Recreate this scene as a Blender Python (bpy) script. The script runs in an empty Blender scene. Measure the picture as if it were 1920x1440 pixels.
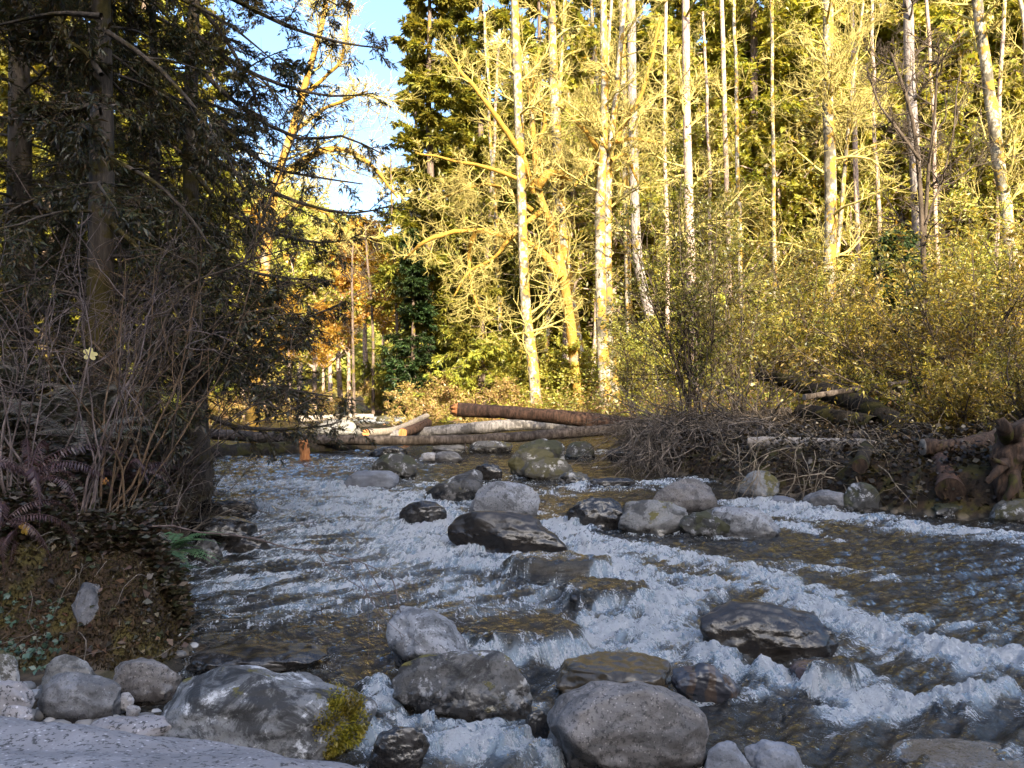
import bpy, bmesh, math, random
import numpy as np
from mathutils import Vector, Matrix

# ------------------------------------------------------------------ camera constants (photo is 1920 x 1440)
F, H = 1478.0, 1.7
def at(px, py, d):            # photo pixel -> point at distance d in front of the camera
    return np.array([(px-960)/F*d, d, H+(720-py)/F*d])
def onz(px, py, z=0.0):       # photo pixel -> point on the level z
    return at(px, py, F*(H-z)/(py-720.0))

SC = bpy.context.scene
COL = SC.collection
R = np.random.default_rng

# ------------------------------------------------------------------ noise
_perm = R(7).permutation(256)
_perm = np.concatenate([_perm, _perm, _perm])
_g = R(8).normal(size=(256, 3)); _g /= np.linalg.norm(_g, axis=1)[:, None]
def noise(p, seed=0):
    p = np.asarray(p, float) + np.array([seed*17.13, seed*5.71, seed*9.37])
    i = np.floor(p).astype(np.int64); f = p-i
    u = f*f*f*(f*(f*6-15)+10)
    i &= 255
    out = 0
    for dx in (0, 1):
        wx = u[:, 0] if dx else 1-u[:, 0]
        for dy in (0, 1):
            wy = u[:, 1] if dy else 1-u[:, 1]
            for dz in (0, 1):
                wz = u[:, 2] if dz else 1-u[:, 2]
                h = _perm[_perm[_perm[(i[:, 0]+dx) & 255]+((i[:, 1]+dy) & 255)]+((i[:, 2]+dz) & 255)]
                g = _g[h]
                out = out + wx*wy*wz*(g[:, 0]*(f[:, 0]-dx)+g[:, 1]*(f[:, 1]-dy)+g[:, 2]*(f[:, 2]-dz))
    return out*1.6
def fbm(p, o=4, seed=0, gain=.5, lac=2.03):
    p = np.asarray(p, float); s = 0; a = 1.0
    for k in range(o):
        s = s+a*noise(p, seed+k*3); p = p*lac; a *= gain
    return s
def sstep(a, b, x):
    t = np.clip((x-a)/(b-a), 0, 1); return t*t*(3-2*t)
def nrm(v):
    return v/np.maximum(np.linalg.norm(v, axis=-1, keepdims=True), 1e-9)

# ------------------------------------------------------------------ mesh building
class MB:
    def __init__(s): s.v = []; s.f3 = []; s.f4 = []; s.n = 0
    def add(s, v, f):
        v = np.asarray(v, float).reshape(-1, 3); f = np.asarray(f, np.int64)
        (s.f4 if f.shape[1] == 4 else s.f3).append(f+s.n); s.v.append(v); s.n += len(v)
    def mesh(s, name, smooth=True):
        v = np.concatenate(s.v) if s.v else np.zeros((0, 3))
        q = np.concatenate(s.f4) if s.f4 else np.zeros((0, 4), np.int64)
        t = np.concatenate(s.f3) if s.f3 else np.zeros((0, 3), np.int64)
        me = bpy.data.meshes.new(name)
        me.vertices.add(len(v)); me.vertices.foreach_set('co', v.astype(np.float32).ravel())
        loops = np.concatenate([q.ravel(), t.ravel()]).astype(np.int32)
        me.loops.add(len(loops)); me.loops.foreach_set('vertex_index', loops)
        tot = np.concatenate([np.full(len(q), 4), np.full(len(t), 3)]).astype(np.int32)
        st = np.concatenate([[0], np.cumsum(tot)[:-1]]).astype(np.int32) if len(tot) else tot
        me.polygons.add(len(tot)); me.polygons.foreach_set('loop_start', st)
        me.update(calc_edges=True)
        if smooth: me.polygons.foreach_set('use_smooth', np.ones(len(tot), bool))
        me.update(); me.validate()
        return me
    def obj(s, name, mat, parent=None, smooth=True):
        me = s.mesh(name, smooth); me.materials.append(mat)
        return link(name, me, parent)
def link(name, data, parent=None, loc=None):
    o = bpy.data.objects.new(name, data); COL.objects.link(o)
    if parent is not None: o.parent = parent
    if loc is not None: o.location = loc
    return o
def tag(o, label=None, cat=None, group=None, kind=None):
    if label: o['label'] = label
    if cat: o['category'] = cat
    if group: o['group'] = group
    if kind: o['kind'] = kind
    return o
def multi(name, parts, parent=None):      # one mesh of several materials (all quads)
    mb = MB(); cnt = []
    for p, _ in parts:
        a = sum(len(q) for q in p.f4)
        for v, f in [(np.concatenate(p.v), np.concatenate(p.f4))] if p.v else []: mb.add(v, f)
        cnt.append(a)
    me = mb.mesh(name)
    for _, m in parts: me.materials.append(m)
    if len(me.polygons) == sum(cnt): me.polygons.foreach_set('material_index', np.repeat(np.arange(len(cnt)), cnt).astype(np.int32))
    return link(name, me, parent)
def thing(name, label, cat, loc=(0, 0, 0), group=None, rz=0):
    o = link(name, None, None, tuple(float(c) for c in loc)); o.rotation_euler = (0, 0, rz); o.empty_display_size = .2
    return tag(o, label, cat, group)
def dup(o, loc, rz=0, sc=1.0, label=None, group=None):
    def cp(a, par):
        c = a.copy(); COL.objects.link(c)
        if par is not None: c.parent = par
        for ch in a.children: cp(ch, c)
        return c
    c = cp(o, None); c.location = tuple(float(q) for q in loc); c.rotation_euler = (0, 0, rz)
    c.scale = (sc, sc, sc) if np.isscalar(sc) else sc
    if label: c['label'] = label
    if group: c['group'] = group
    return c

def tubes(mb, P, Rad, sides=4, cap=False):
    """batch of tubes, P [n,k,3], Rad [n,k]"""
    P = np.asarray(P, float); Rad = np.asarray(Rad, float)
    if P.ndim == 2: P = P[None]; Rad = Rad[None]
    n, k, _ = P.shape
    if n == 0: return
    T = np.gradient(P, axis=1); T = nrm(T)
    ax = np.argmin(np.abs(P[:, -1]-P[:, 0]), axis=1)
    ref = np.eye(3)[ax][:, None, :]
    A = nrm(np.cross(T, ref)); B = np.cross(T, A)
    th = np.arange(sides)/sides*2*np.pi
    V = P[:, :, None, :]+Rad[:, :, None, None]*(np.cos(th)[None, None, :, None]*A[:, :, None, :]+np.sin(th)[None, None, :, None]*B[:, :, None, :])
    base = (np.arange(n)[:, None, None]*k+np.arange(k-1)[None, :, None])*sides
    j = np.arange(sides)[None, None, :]; j2 = (j+1) % sides
    f = np.stack([base+j, base+j2, base+sides+j2, base+sides+j], -1).reshape(-1, 4)
    mb.add(V.reshape(-1, 3), f)
def leaves(mb, C, D, N, L, W, bend=0.15, mid=.45):
    """batch of leaf shaped quads: base C, direction D, facing N"""
    D = nrm(D); S = nrm(np.cross(D, N)); N2 = np.cross(S, D)
    L = np.asarray(L)[:, None]; W = np.asarray(W)[:, None]
    m = C+D*L*mid+N2*L*bend
    V = np.stack([C, m-S*W*.5, C+D*L, m+S*W*.5], 1)
    f = np.arange(len(C))[:, None]*4+np.arange(4)[None]
    mb.add(V.reshape(-1, 3), f)
def curves(rng, pos, d, L, k, wander=.15, trop=(0, 0, 0)):
    n = len(pos); P = np.zeros((n, k, 3)); P[:, 0] = pos; d = nrm(d).copy(); L = np.broadcast_to(L, (n,))
    trop = np.asarray(trop, float)
    for i in range(1, k):
        d = nrm(d+rng.normal(size=(n, 3))*wander+trop)
        P[:, i] = P[:, i-1]+d*(L/(k-1))[:, None]
    return P
def spawn(rng, P, Rad, n_per, t0, t1, ang, angsd, Lf, k, wander=.15, trop=(0, 0, 0), rf=.55, rmin=.004, tip=.35, rmax=9, flat=0.0):
    n, kk, _ = P.shape
    idx = np.repeat(np.arange(n), n_per)
    m = len(idx)
    t = rng.uniform(t0, t1, m)
    f = t*(kk-1); i = np.minimum(f.astype(int), kk-2); w = (f-i)[:, None]
    pos = P[idx, i]*(1-w)+P[idx, i+1]*w
    tan = nrm(P[idx, i+1]-P[idx, i])
    rad = Rad[idx, i]*(1-w[:, 0])+Rad[idx, i+1]*w[:, 0]
    rv = rng.normal(size=(m, 3)); rv[:, 2] *= (1-flat)
    pr = nrm(rv-tan*np.sum(rv*tan, 1)[:, None])
    a = np.radians(rng.normal(ang, angsd, m))[:, None]
    d = np.cos(a)*tan+np.sin(a)*pr
    plen = np.linalg.norm(np.diff(P, axis=1), axis=2).sum(1)[idx]
    L = Lf(plen, t, rng.uniform(0, 1, m))
    Q = curves(rng, pos, d, L, k, wander, trop)
    r0 = np.clip(rad*rf, rmin, rmax)
    RR = r0[:, None]*np.linspace(1, tip, k)[None]
    return Q, RR
def leaf_along(rng, mb, P, n_per, L, W, t0=.1, ang=55, angsd=15, droop=0.0, up=.6, Lsd=.25, bend=.12):
    n, kk, _ = P.shape
    idx = np.repeat(np.arange(n), n_per); m = len(idx)
    t = rng.uniform(t0, 1, m)
    f = t*(kk-1); i = np.minimum(f.astype(int), kk-2); w = (f-i)[:, None]
    pos = P[idx, i]*(1-w)+P[idx, i+1]*w
    tan = nrm(P[idx, i+1]-P[idx, i])
    N = rng.normal(size=(m, 3)); N[:, 2] = np.abs(N[:, 2])+up; N = nrm(N)
    side = nrm(np.cross(tan, N))*np.where(rng.random(m) < .5, -1, 1)[:, None]
    a = np.radians(rng.normal(ang, angsd, m))[:, None]
    D = np.cos(a)*tan+np.sin(a)*side
    D[:, 2] -= droop*rng.uniform(.4, 1.3, m)
    LL = L*np.clip(rng.normal(1, Lsd, m), .4, 1.8)
    leaves(mb, pos, D, N, LL, LL/L*W, bend)
def poly(pts, k):               # resample a control polyline (smooth) to k points
    pts = np.asarray(pts, float)
    n = len(pts)
    e = np.vstack([2*pts[0]-pts[1], pts, 2*pts[-1]-pts[-2]])
    u = np.linspace(0, n-1, k); i = np.minimum(u.astype(int), n-2); t = (u-i)[:, None]
    p0, p1, p2, p3 = e[i], e[i+1], e[i+2], e[i+3]
    return .5*((2*p1)+(-p0+p2)*t+(2*p0-5*p1+4*p2-p3)*t**2+(-p0+3*p1-3*p2+p3)*t**3)

# ------------------------------------------------------------------ materials
class NT:
    def __init__(s, name):
        s.m = bpy.data.materials.new(name); s.m.use_nodes = True; s.t = s.m.node_tree
        s.t.nodes.clear(); s.out = s.n('ShaderNodeOutputMaterial')
    def n(s, typ, **kw):
        nd = s.t.nodes.new(typ)
        for k, v in kw.items():
            if k.startswith('i_'):
                key = k[2:]
                nd.inputs[int(key) if key.isdigit() else key.replace('_', ' ')].default_value = v
            else: setattr(nd, k, v)
        return nd
    def l(s, a, b): s.t.links.new(a, b)
    def noise(s, vec, scale, detail=4, rough=.55, dist=0):
        nd = s.n('ShaderNodeTexNoise'); nd.inputs['Scale'].default_value = scale; nd.inputs['Detail'].default_value = detail
        nd.inputs['Roughness'].default_value = rough; nd.inputs['Distortion'].default_value = dist
        if vec is not None: s.l(vec, nd.inputs['Vector'])
        return nd.outputs['Fac']
    def voro(s, vec, scale, feature='F1', out='Distance'):
        nd = s.n('ShaderNodeTexVoronoi'); nd.feature = feature; nd.inputs['Scale'].default_value = scale
        s.l(vec, nd.inputs['Vector']); return nd.outputs[out]
    def ramp(s, fac, stops, interp='LINEAR'):
        nd = s.n('ShaderNodeValToRGB'); cr = nd.color_ramp; cr.interpolation = interp
        while len(cr.elements) < len(stops): cr.elements.new(.5)
        for e, (p, c) in zip(cr.elements, stops):
            e.position = p; e.color = (*c, 1) if len(c) == 3 else c
        s.l(fac, nd.inputs[0]); return nd.outputs['Color']
    def rng(s, v, a, b, c=0., d=1.):
        nd = s.n('ShaderNodeMapRange'); nd.interpolation_type = 'SMOOTHSTEP'
        s.l(v, nd.inputs[0])
        for i, x in zip((1, 2, 3, 4), (a, b, c, d)): nd.inputs[i].default_value = x
        return nd.outputs[0]
    def math(s, op, a, b=0.0):
        nd = s.n('ShaderNodeMath', operation=op)
        for i, x in enumerate((a, b)):
            if isinstance(x, (int, float)): nd.inputs[i].default_value = x
            else: s.l(x, nd.inputs[i])
        return nd.outputs[0]
    def mix(s, fac, a, b, mode='MIX'):
        nd = s.n('ShaderNodeMix'); nd.data_type = 'RGBA'; nd.blend_type = mode
        for i, x in ((0, fac), (6, a), (7, b)):
            if isinstance(x, (int, float)): nd.inputs[i].default_value = x
            elif isinstance(x, tuple): nd.inputs[i].default_value = (*x, 1)
            else: s.l(x, nd.inputs[i])
        return nd.outputs[2]
    def coord(s, rand=True):
        tc = s.n('ShaderNodeTexCoord').outputs['Object']
        if not rand: return tc
        oi = s.n('ShaderNodeObjectInfo').outputs['Random']
        mu = s.math('MULTIPLY', oi, 87.0)
        va = s.n('ShaderNodeVectorMath', operation='ADD'); s.l(tc, va.inputs[0]); s.l(mu, va.inputs[1])
        return va.outputs[0]
    def bump(s, h, strength, dist, normal=None):
        b = s.n('ShaderNodeBump'); b.inputs['Strength'].default_value = strength; b.inputs['Distance'].default_value = dist
        s.l(h, b.inputs['Height'])
        if normal is not None: s.l(normal, b.inputs['Normal'])
        return b.outputs[0]
    def principled(s, col, rough=.8, normal=None, spec=.5):
        p = s.n('ShaderNodeBsdfPrincipled')
        for key, x in (('Base Color', col), ('Roughness', rough)):
            if isinstance(x, tuple): p.inputs[key].default_value = (*x, 1)
            elif isinstance(x, (int, float)): p.inputs[key].default_value = x
            else: s.l(x, p.inputs[key])
        p.inputs['Specular IOR Level'].default_value = spec
        if normal is not None: s.l(normal, p.inputs['Normal'])
        return p.outputs[0]
    def done(s, sh): s.l(sh, s.out.inputs['Surface']); return s.m

def leafmat(name, cols, transl=.4, clump=.6, gloss=.04):
    m = NT(name)
    geo = m.n('ShaderNodeNewGeometry')
    r = geo.outputs['Random Per Island']
    c = m.ramp(r, [(i/(len(cols)-1), c) for i, c in enumerate(cols)])
    nz = m.noise(geo.outputs['Position'], clump, 2)
    hue = m.n('ShaderNodeHueSaturation'); m.l(c, hue.inputs['Color'])
    m.l(m.rng(nz, .3, .7, .97, 1.03) if False else m.rng(nz, .3, .7, .485, .515), hue.inputs['Hue'])
    m.l(m.rng(nz, .3, .7, .75, 1.25), hue.inputs['Value'])
    d = m.n('ShaderNodeBsdfDiffuse'); m.l(hue.outputs[0], d.inputs[0])
    t = m.n('ShaderNodeBsdfTranslucent'); m.l(m.mix(1.0, hue.outputs[0], (1.25, 1.1, .6), 'MULTIPLY'), t.inputs[0])
    a = m.n('ShaderNodeMixShader', i_0=transl); m.l(d.outputs[0], a.inputs[1]); m.l(t.outputs[0], a.inputs[2])
    g = m.n('ShaderNodeBsdfGlossy'); g.inputs['Roughness'].default_value = .45; g.inputs[0].default_value = (.8, .8, .8, 1)
    b = m.n('ShaderNodeMixShader', i_0=gloss); m.l(a.outputs[0], b.inputs[1]); m.l(g.outputs[0], b.inputs[2])
    return m.done(b.outputs[0])
def barkmat(name, c1, c2, scale=6, moss=0., mosscol=(.28, .2, .02), stretch=.2, patch=0., side=None, mscale=2.2):
    m = NT(name); v = m.coord()
    mp = m.n('ShaderNodeMapping'); m.l(v, mp.inputs[0]); mp.inputs['Scale'].default_value = (1, 1, stretch)
    n1 = m.noise(mp.outputs[0], scale*3, 6, .65)
    n2 = m.noise(v, scale*.4, 3)
    c = m.mix(m.rng(n1, .35, .68), c1, c2)
    if patch: c = m.mix(m.math('MULTIPLY', m.rng(n2, .52, .6), patch), c, tuple(x*.35 for x in c1))
    nrmz = m.n('ShaderNodeNewGeometry').outputs['Normal']
    hb = n1
    if moss:
        n3 = m.noise(v, mscale, 5, .6)
        if side is not None:
            dp = m.n('ShaderNodeVectorMath', operation='DOT_PRODUCT'); m.l(nrmz, dp.inputs[0]); dp.inputs[1].default_value = side
            n3 = m.math('ADD', n3, m.math('MULTIPLY', dp.outputs['Value'], .16))
        k = m.rng(n3, .62-moss*.3, .68-moss*.3)
        mc = m.mix(m.noise(v, 25, 3), tuple(x*.5 for x in mosscol), tuple(min(1, x*1.5) for x in mosscol))
        c = m.mix(k, c, mc)
    return m.done(m.principled(c, .9, m.bump(hb, .7, .04), .2))
def mossmat(name, c):
    m = NT(name); v = m.coord()
    n1 = m.noise(v, 40, 4, .7); n2 = m.noise(v, 5, 3)
    col = m.mix(m.rng(n1, .3, .7), tuple(x*.35 for x in c), tuple(min(1, x*1.6) for x in c))
    col = m.mix(m.rng(n2, .45, .65, 0, .6), col, (c[0]*.7, c[1]*.8, c[2]*.6))
    return m.done(m.principled(col, 1.0, m.bump(n1, 1, .03), .05))

def rockmat(name, c1, c2, speck=.5, spscale=60, moss=0., mosscol=(.09, .075, .012), wet=.12, wetdark=.35, lichen=0., stain=0., gloss=.75, vein=0., tint=None):
    c1, c2 = tuple(x*.74 for x in c1), tuple(x*.74 for x in c2)
    m = NT(name); v = m.coord(); geo = m.n('ShaderNodeNewGeometry')
    n1 = m.noise(v, 2.3, 5, .6); n2 = m.noise(v, 9, 6, .65); n3 = m.noise(v, spscale, 3, .7)
    c = m.mix(m.rng(n1, .35, .65), c1, c2)
    c = m.mix(m.rng(n2, .3, .7, 0, .55), c, tuple(x*.55 for x in c1))
    if speck:
        vs = m.voro(v, spscale*.9)
        c = m.mix(m.math('MULTIPLY', m.rng(n3, .54, .62), speck), c, tuple(x*.16 for x in c1))
        c = m.mix(m.math('MULTIPLY', m.rng(vs, .22, .12), speck*.6), c, tuple(min(.85, x*1.9+.03) for x in c1))
    if lichen:
        n5 = m.noise(v, 5.5, 6, .75, .3)
        c = m.mix(m.math('MULTIPLY', m.rng(n5, .53, .6), lichen), c, (.48, .47, .46))
    if stain:
        n4 = m.noise(v, 3.2, 7, .72, .6)
        c = m.mix(m.math('MULTIPLY', m.rng(n4, .49, .57), stain), c, (.010, .009, .008))
    if vein:
        w = m.n('ShaderNodeTexWave'); m.l(v, w.inputs['Vector']); w.inputs['Scale'].default_value = 2.4; w.inputs['Distortion'].default_value = 9; w.inputs['Detail'].default_value = 4
        c = m.mix(m.math('MULTIPLY', m.rng(w.outputs['Fac'], .55, .8), vein), c, tint or (.3, .16, .06))
    sep = m.n('ShaderNodeSeparateXYZ'); m.l(geo.outputs['Normal'], sep.inputs[0])
    hh = m.math('ADD', n2, 0)
    if moss:
        n6 = m.noise(v, 3.6, 6, .68)
        k = m.rng(m.math('ADD', n6, m.math('MULTIPLY', sep.outputs[2], .1)), .70-moss*.32, .75-moss*.32)
        mc = m.mix(m.noise(v, 45, 4, .7), tuple(x*.3 for x in mosscol), tuple(x*1.5 for x in mosscol))
        c = m.mix(k, c, mc)
        hh = m.math('ADD', hh, m.math('MULTIPLY', k, .8))
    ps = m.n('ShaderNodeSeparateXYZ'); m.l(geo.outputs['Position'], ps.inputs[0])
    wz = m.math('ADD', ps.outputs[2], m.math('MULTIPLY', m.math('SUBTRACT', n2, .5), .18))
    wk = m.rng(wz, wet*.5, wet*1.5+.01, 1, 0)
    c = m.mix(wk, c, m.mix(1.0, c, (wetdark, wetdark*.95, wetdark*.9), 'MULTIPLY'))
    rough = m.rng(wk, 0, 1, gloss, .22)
    hh2 = m.math('ADD', m.math('MULTIPLY', n3, .25), hh)
    return m.done(m.principled(c, rough, m.bump(hh2, .45, .02), .5))

# ------------------------------------------------------------------ the lie of the land
_le = np.array([(-20, 22), (-5, 9), (0, 2.5), (1.5, .2), (2.5, -.9), (4.2, -1.9), (4.9, -2.1), (5.4, -2.15), (6.2, -2.6), (8, -3.35), (10.5, -4.1), (14, -5.3), (19, -7.2), (25, -9.8), (32, -12.5), (42, -15), (60, -17), (90, -26), (400, -60)], float)
_re = np.array([(-20, 34), (-5, 20), (0, 13), (3, 10), (6, 8.3), (8.4, 6.9), (9.4, 6.1), (10.2, 5.2), (11.4, 4.3), (13, 3.5), (15.5, 2.9), (18, 2.6), (20, 2.3), (22, 3.2), (24, 4.4), (26, 3.6), (29, 1.2), (34, -2.4), (38, -4.4), (43, -6.8), (50, -9), (60, -11.5), (90, -19), (400, -40)], float)
def gz(x, y):
    x = np.asarray(x, float); y = np.asarray(y, float); sh = np.broadcast_shapes(x.shape, y.shape)
    x = np.broadcast_to(x, sh).ravel(); y = np.broadcast_to(y, sh).ravel()
    wob = .25*noise(np.stack([x*.7, y*.7, 0*x], 1), 3)
    sl = np.interp(y, _le[:, 0], _le[:, 1])-x+wob
    sr = x-np.interp(y, _re[:, 0], _re[:, 1])+wob
    inside = -np.maximum(sl, sr)
    p = np.stack([x, y, 0*x], 1)
    bed = -.10-.38*sstep(0, 1.3, inside)+.10*fbm(p*1.3, 3, 5)
    # low gravel shelf near the camera, mossy bank behind it, slowly rising wood floors beyond
    hi = .62+0*y
    lb = hi*sstep(-.05, .3, sl)*sstep(4.5, 5.1, y)+.05*sstep(0, .3, sl)+.16*np.maximum(sl-.5, 0)*sstep(4, 6, y)
    lb = np.minimum(lb, 3.2)
    rb = .62*sstep(0, .9, sr)*(1-.5*sstep(18, 30, y))+.04*np.maximum(sr-1, 0)+.10*np.maximum(sr-9, 0)
    rb = np.minimum(rb, 9)
    land = np.where(sl > sr, lb, rb)+.07*fbm(p*1.1, 4, 9)*sstep(0, .6, -inside)
    far = sstep(75, 140, y)
    z = np.where(inside > 0, bed*(1-far), land)
    k = sstep(-.18, .18, inside)
    z = land*(1-k)+bed*k
    z = z*(1-far*.6)
    return z.reshape(sh)
def gz1(x, y): return float(gz(np.array([x]), np.array([y]))[0])

def axis_pts(segs):
    out = []
    for a, b, st in segs: out.append(np.arange(a, b, st))
    out.append([segs[-1][1]]); return np.concatenate(out)
def grid_mesh(xs, ys, zf):
    X, Y = np.meshgrid(xs, ys); Z = zf(X, Y)
    mb = MB(); nx, ny = len(xs), len(ys)
    i = (np.arange(ny-1)[:, None]*nx+np.arange(nx-1)[None]).ravel()
    mb.add(np.stack([X, Y, Z], -1).reshape(-1, 3), np.stack([i, i+1, i+nx+1, i+nx], 1))
    return mb

# ground material: stony bed under the water, soil, moss and leaf litter above it
m = NT('earth_and_stones'); v = m.coord(False); geo = m.n('ShaderNodeNewGeometry')
ps = m.n('ShaderNodeSeparateXYZ'); m.l(geo.outputs['Position'], ps.inputs[0])
pc = m.voro(v, 7, 'F1', 'Color'); pd = m.voro(v, 7); pc2 = m.voro(v, 19, 'F1', 'Color')
sp = m.n('ShaderNodeSeparateColor'); m.l(pc, sp.inputs[0])
stone = m.ramp(sp.outputs[0], [(0, (.05, .04, .03)), (.3, (.13, .10, .07)), (.6, (.22, .17, .11)), (.85, (.10, .075, .045)), (1, (.34, .29, .22))])
stone = m.mix(m.rng(pd, .35, .62), stone, (.03, .025, .018))
n1 = m.noise(v, 1.1, 5, .6); n2 = m.noise(v, 14, 5, .7); n3 = m.noise(v, 4, 4)
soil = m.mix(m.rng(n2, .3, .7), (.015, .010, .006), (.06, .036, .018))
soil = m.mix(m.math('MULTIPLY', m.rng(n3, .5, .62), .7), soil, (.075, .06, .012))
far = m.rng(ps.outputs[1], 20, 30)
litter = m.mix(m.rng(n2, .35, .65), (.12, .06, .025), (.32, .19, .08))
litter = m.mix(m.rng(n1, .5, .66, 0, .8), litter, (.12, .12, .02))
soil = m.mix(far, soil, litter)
c = m.mix(m.rng(ps.outputs[2], .0, .12), stone, soil)
hb = m.math('ADD', m.math('MULTIPLY', pd, -1.0), n2)
GROUND = m.done(m.principled(c, .85, m.bump(hb, .6, .05), .25))
xs = axis_pts([(-700, -120, 40), (-120, -40, 5), (-40, -12, .7), (-12, 9, .09), (9, 40, .7), (40, 120, 5), (120, 700, 40)])
ys = axis_pts([(-60, -4, 4), (-4, 2, .5), (2, 15, .09), (15, 60, .4), (60, 160, 5), (160, 1500, 60)])
g = grid_mesh(xs, ys, gz).obj('ground', GROUND); tag(g, kind='structure')

# ------------------------------------------------------------------ sun, sky
SUN_EL, SUN_AZ = math.radians(26), math.radians(17)      # behind the camera, a little to the right
sdir = np.array([math.sin(SUN_AZ)*math.cos(SUN_EL), -math.cos(SUN_AZ)*math.cos(SUN_EL), math.sin(SUN_EL)])   # towards the sun
w = bpy.data.worlds.new('World'); SC.world = w; w.use_nodes = True
nt = w.node_tree; bg = nt.nodes['Background']
sk = nt.nodes.new('ShaderNodeTexSky'); sk.sky_type = 'NISHITA'; sk.sun_disc = False
sk.sun_elevation = SUN_EL; sk.sun_rotation = math.pi-SUN_AZ; sk.air_density = 1.0; sk.dust_density = 4.8; sk.ozone_density = 4.0
nt.links.new(sk.outputs[0], bg.inputs[0]); bg.inputs[1].default_value = .10
ld = bpy.data.lights.new('sun', 'SUN'); ld.energy = 3.5; ld.angle = math.radians(.5); ld.color = (1, .86, .62)
lo = link('sun', ld, None, (10, -30, 40)); lo.rotation_euler = Vector(sdir).to_track_quat('Z', 'Y').to_euler()
SC.view_settings.view_transform = 'Standard'; SC.view_settings.look = 'None'; SC.view_settings.gamma = 1; SC.view_settings.exposure = 2.6

# unseen wooded hillside, added with its crest shaped to keep the near river in shade
HY = -110.0
def crest(x):                  # height of the shading crest at y=HY
    D = 26.0-3*sstep(41, 47, x)
    return (D-HY)*math.tan(SUN_EL)/math.cos(SUN_AZ)
xs = axis_pts([(-160, 260, 4.0)]); ys = axis_pts([(-200, -112, 8), (-112, -5, 3)])
def hz(X, Y):
    p = np.stack([X.ravel(), Y.ravel(), 0*X.ravel()], 1)
    n = fbm(p*.05, 4, 21).reshape(X.shape)
    t = np.clip((-5-Y)/(-5-HY), 0, 1)**1.1
    return -.3+(crest(X)-5.5)*t+n*2.0*t
HILL = NT('shade_hill_soil'); v = HILL.coord(False)
HILLM = HILL.done(HILL.principled(HILL.mix(HILL.rng(HILL.noise(v, 1.2, 6, .7), .35, .65), (.03, .025, .012), (.09, .08, .03)), .95))
tag(grid_mesh(xs, ys, hz).obj('hillside', HILLM), kind='structure')
rng = R(77); mb = MB()
n = 230; xx = rng.uniform(-60, 140, n); yy = rng.uniform(HY-5, HY+5, n)
top = crest(xx)+rng.uniform(-3.8, 1.4, n)
for x_, y_, t_ in zip(xx, yy, top):          # unseen conifer tops added along the crest to dapple the shade edge
    hb_ = t_-rng.uniform(11, 15); k = int((t_-hb_)*45)
    u = rng.random(k)**.7; a = rng.uniform(0, 6.283, k); rr = (.2+2.3*u)*rng.random(k)**.5
    C = np.stack([x_+np.cos(a)*rr, y_+np.sin(a)*rr, t_-u*(t_-hb_)], 1)
    D = np.stack([np.cos(a), np.sin(a), rng.normal(-.4, .3, k)], 1)
    leaves(mb, C, D, rng.normal(size=(k, 3))+np.array([0, 0, .5]), rng.uniform(.6, 1.3, k), rng.uniform(.4, .7, k))
CREST = leafmat('shade_crest_needles', [(.03, .045, .012), (.06, .07, .02)], .2)
tag(mb.obj('forest', CREST), kind='stuff')

# ------------------------------------------------------------------ camera
cd = bpy.data.cameras.new('camera'); cam = link('camera', cd, None, (0, 0, H)); cam.rotation_euler = (math.pi/2, 0, 0)
cd.sensor_width = 36; cd.lens = F/1920*36; cd.clip_start = .05; cd.clip_end = 5000
SC.camera = cam
cy = SC.cycles; cy.max_bounces = 8; cy.transparent_max_bounces = 12; cy.diffuse_bounces = 3; cy.glossy_bounces = 3; cy.transmission_bounces = 4
cy.sample_clamp_indirect = 4; cy.caustics_reflective = False; cy.caustics_refractive = False

# ------------------------------------------------------------------ boulders
G_PALE = rockmat('pale_granite', (.44, .42, .42), (.33, .315, .315), .75, 70, wet=.06, wetdark=.4, stain=.25)
G_SLAB = rockmat('pale_slab_granite', (.36, .335, .335), (.27, .25, .25), .95, 38, wet=.0001, gloss=.9)
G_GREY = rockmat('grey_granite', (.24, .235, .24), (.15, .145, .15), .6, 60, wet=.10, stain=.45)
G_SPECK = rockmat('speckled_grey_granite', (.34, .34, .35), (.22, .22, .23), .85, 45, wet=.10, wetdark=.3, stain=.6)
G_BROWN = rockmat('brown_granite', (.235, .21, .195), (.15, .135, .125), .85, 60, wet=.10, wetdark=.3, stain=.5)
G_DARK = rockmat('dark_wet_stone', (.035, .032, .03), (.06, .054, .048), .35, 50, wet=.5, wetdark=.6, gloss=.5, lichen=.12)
G_DOME = rockmat('brown_black_stone', (.03, .024, .019), (.06, .047, .036), .4, 50, wet=.25, wetdark=.5, gloss=.4)
G_CRUST = rockmat('lichen_crusted_stone', (.15, .145, .14), (.24, .235, .23), .5, 60, wet=.02, stain=.92, lichen=.8, moss=.16)
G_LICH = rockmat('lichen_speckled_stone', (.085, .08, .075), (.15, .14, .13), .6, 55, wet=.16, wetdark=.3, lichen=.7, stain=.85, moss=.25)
G_MOSS = rockmat('mossy_stone', (.06, .055, .045), (.11, .10, .08), .4, 50, wet=.08, moss=.58, lichen=.5, mosscol=(.042, .036, .008))
G_MOSSD = rockmat('dark_mossy_stone', (.045, .042, .037), (.085, .08, .072), .4, 50, wet=.08, moss=.6, lichen=.6, mosscol=(.028, .028, .008))
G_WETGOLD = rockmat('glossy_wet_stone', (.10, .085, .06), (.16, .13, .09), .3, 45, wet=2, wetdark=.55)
G_BAND = rockmat('banded_wet_stone', (.05, .055, .07), (.10, .10, .12), .2, 50, wet=.8, wetdark=.7, vein=.5, tint=(.12, .075, .04))
G_BLUE = rockmat('blue_grey_stone', (.19, .20, .23), (.26, .27, .30), .4, 70, wet=.03, stain=.1)
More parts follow.
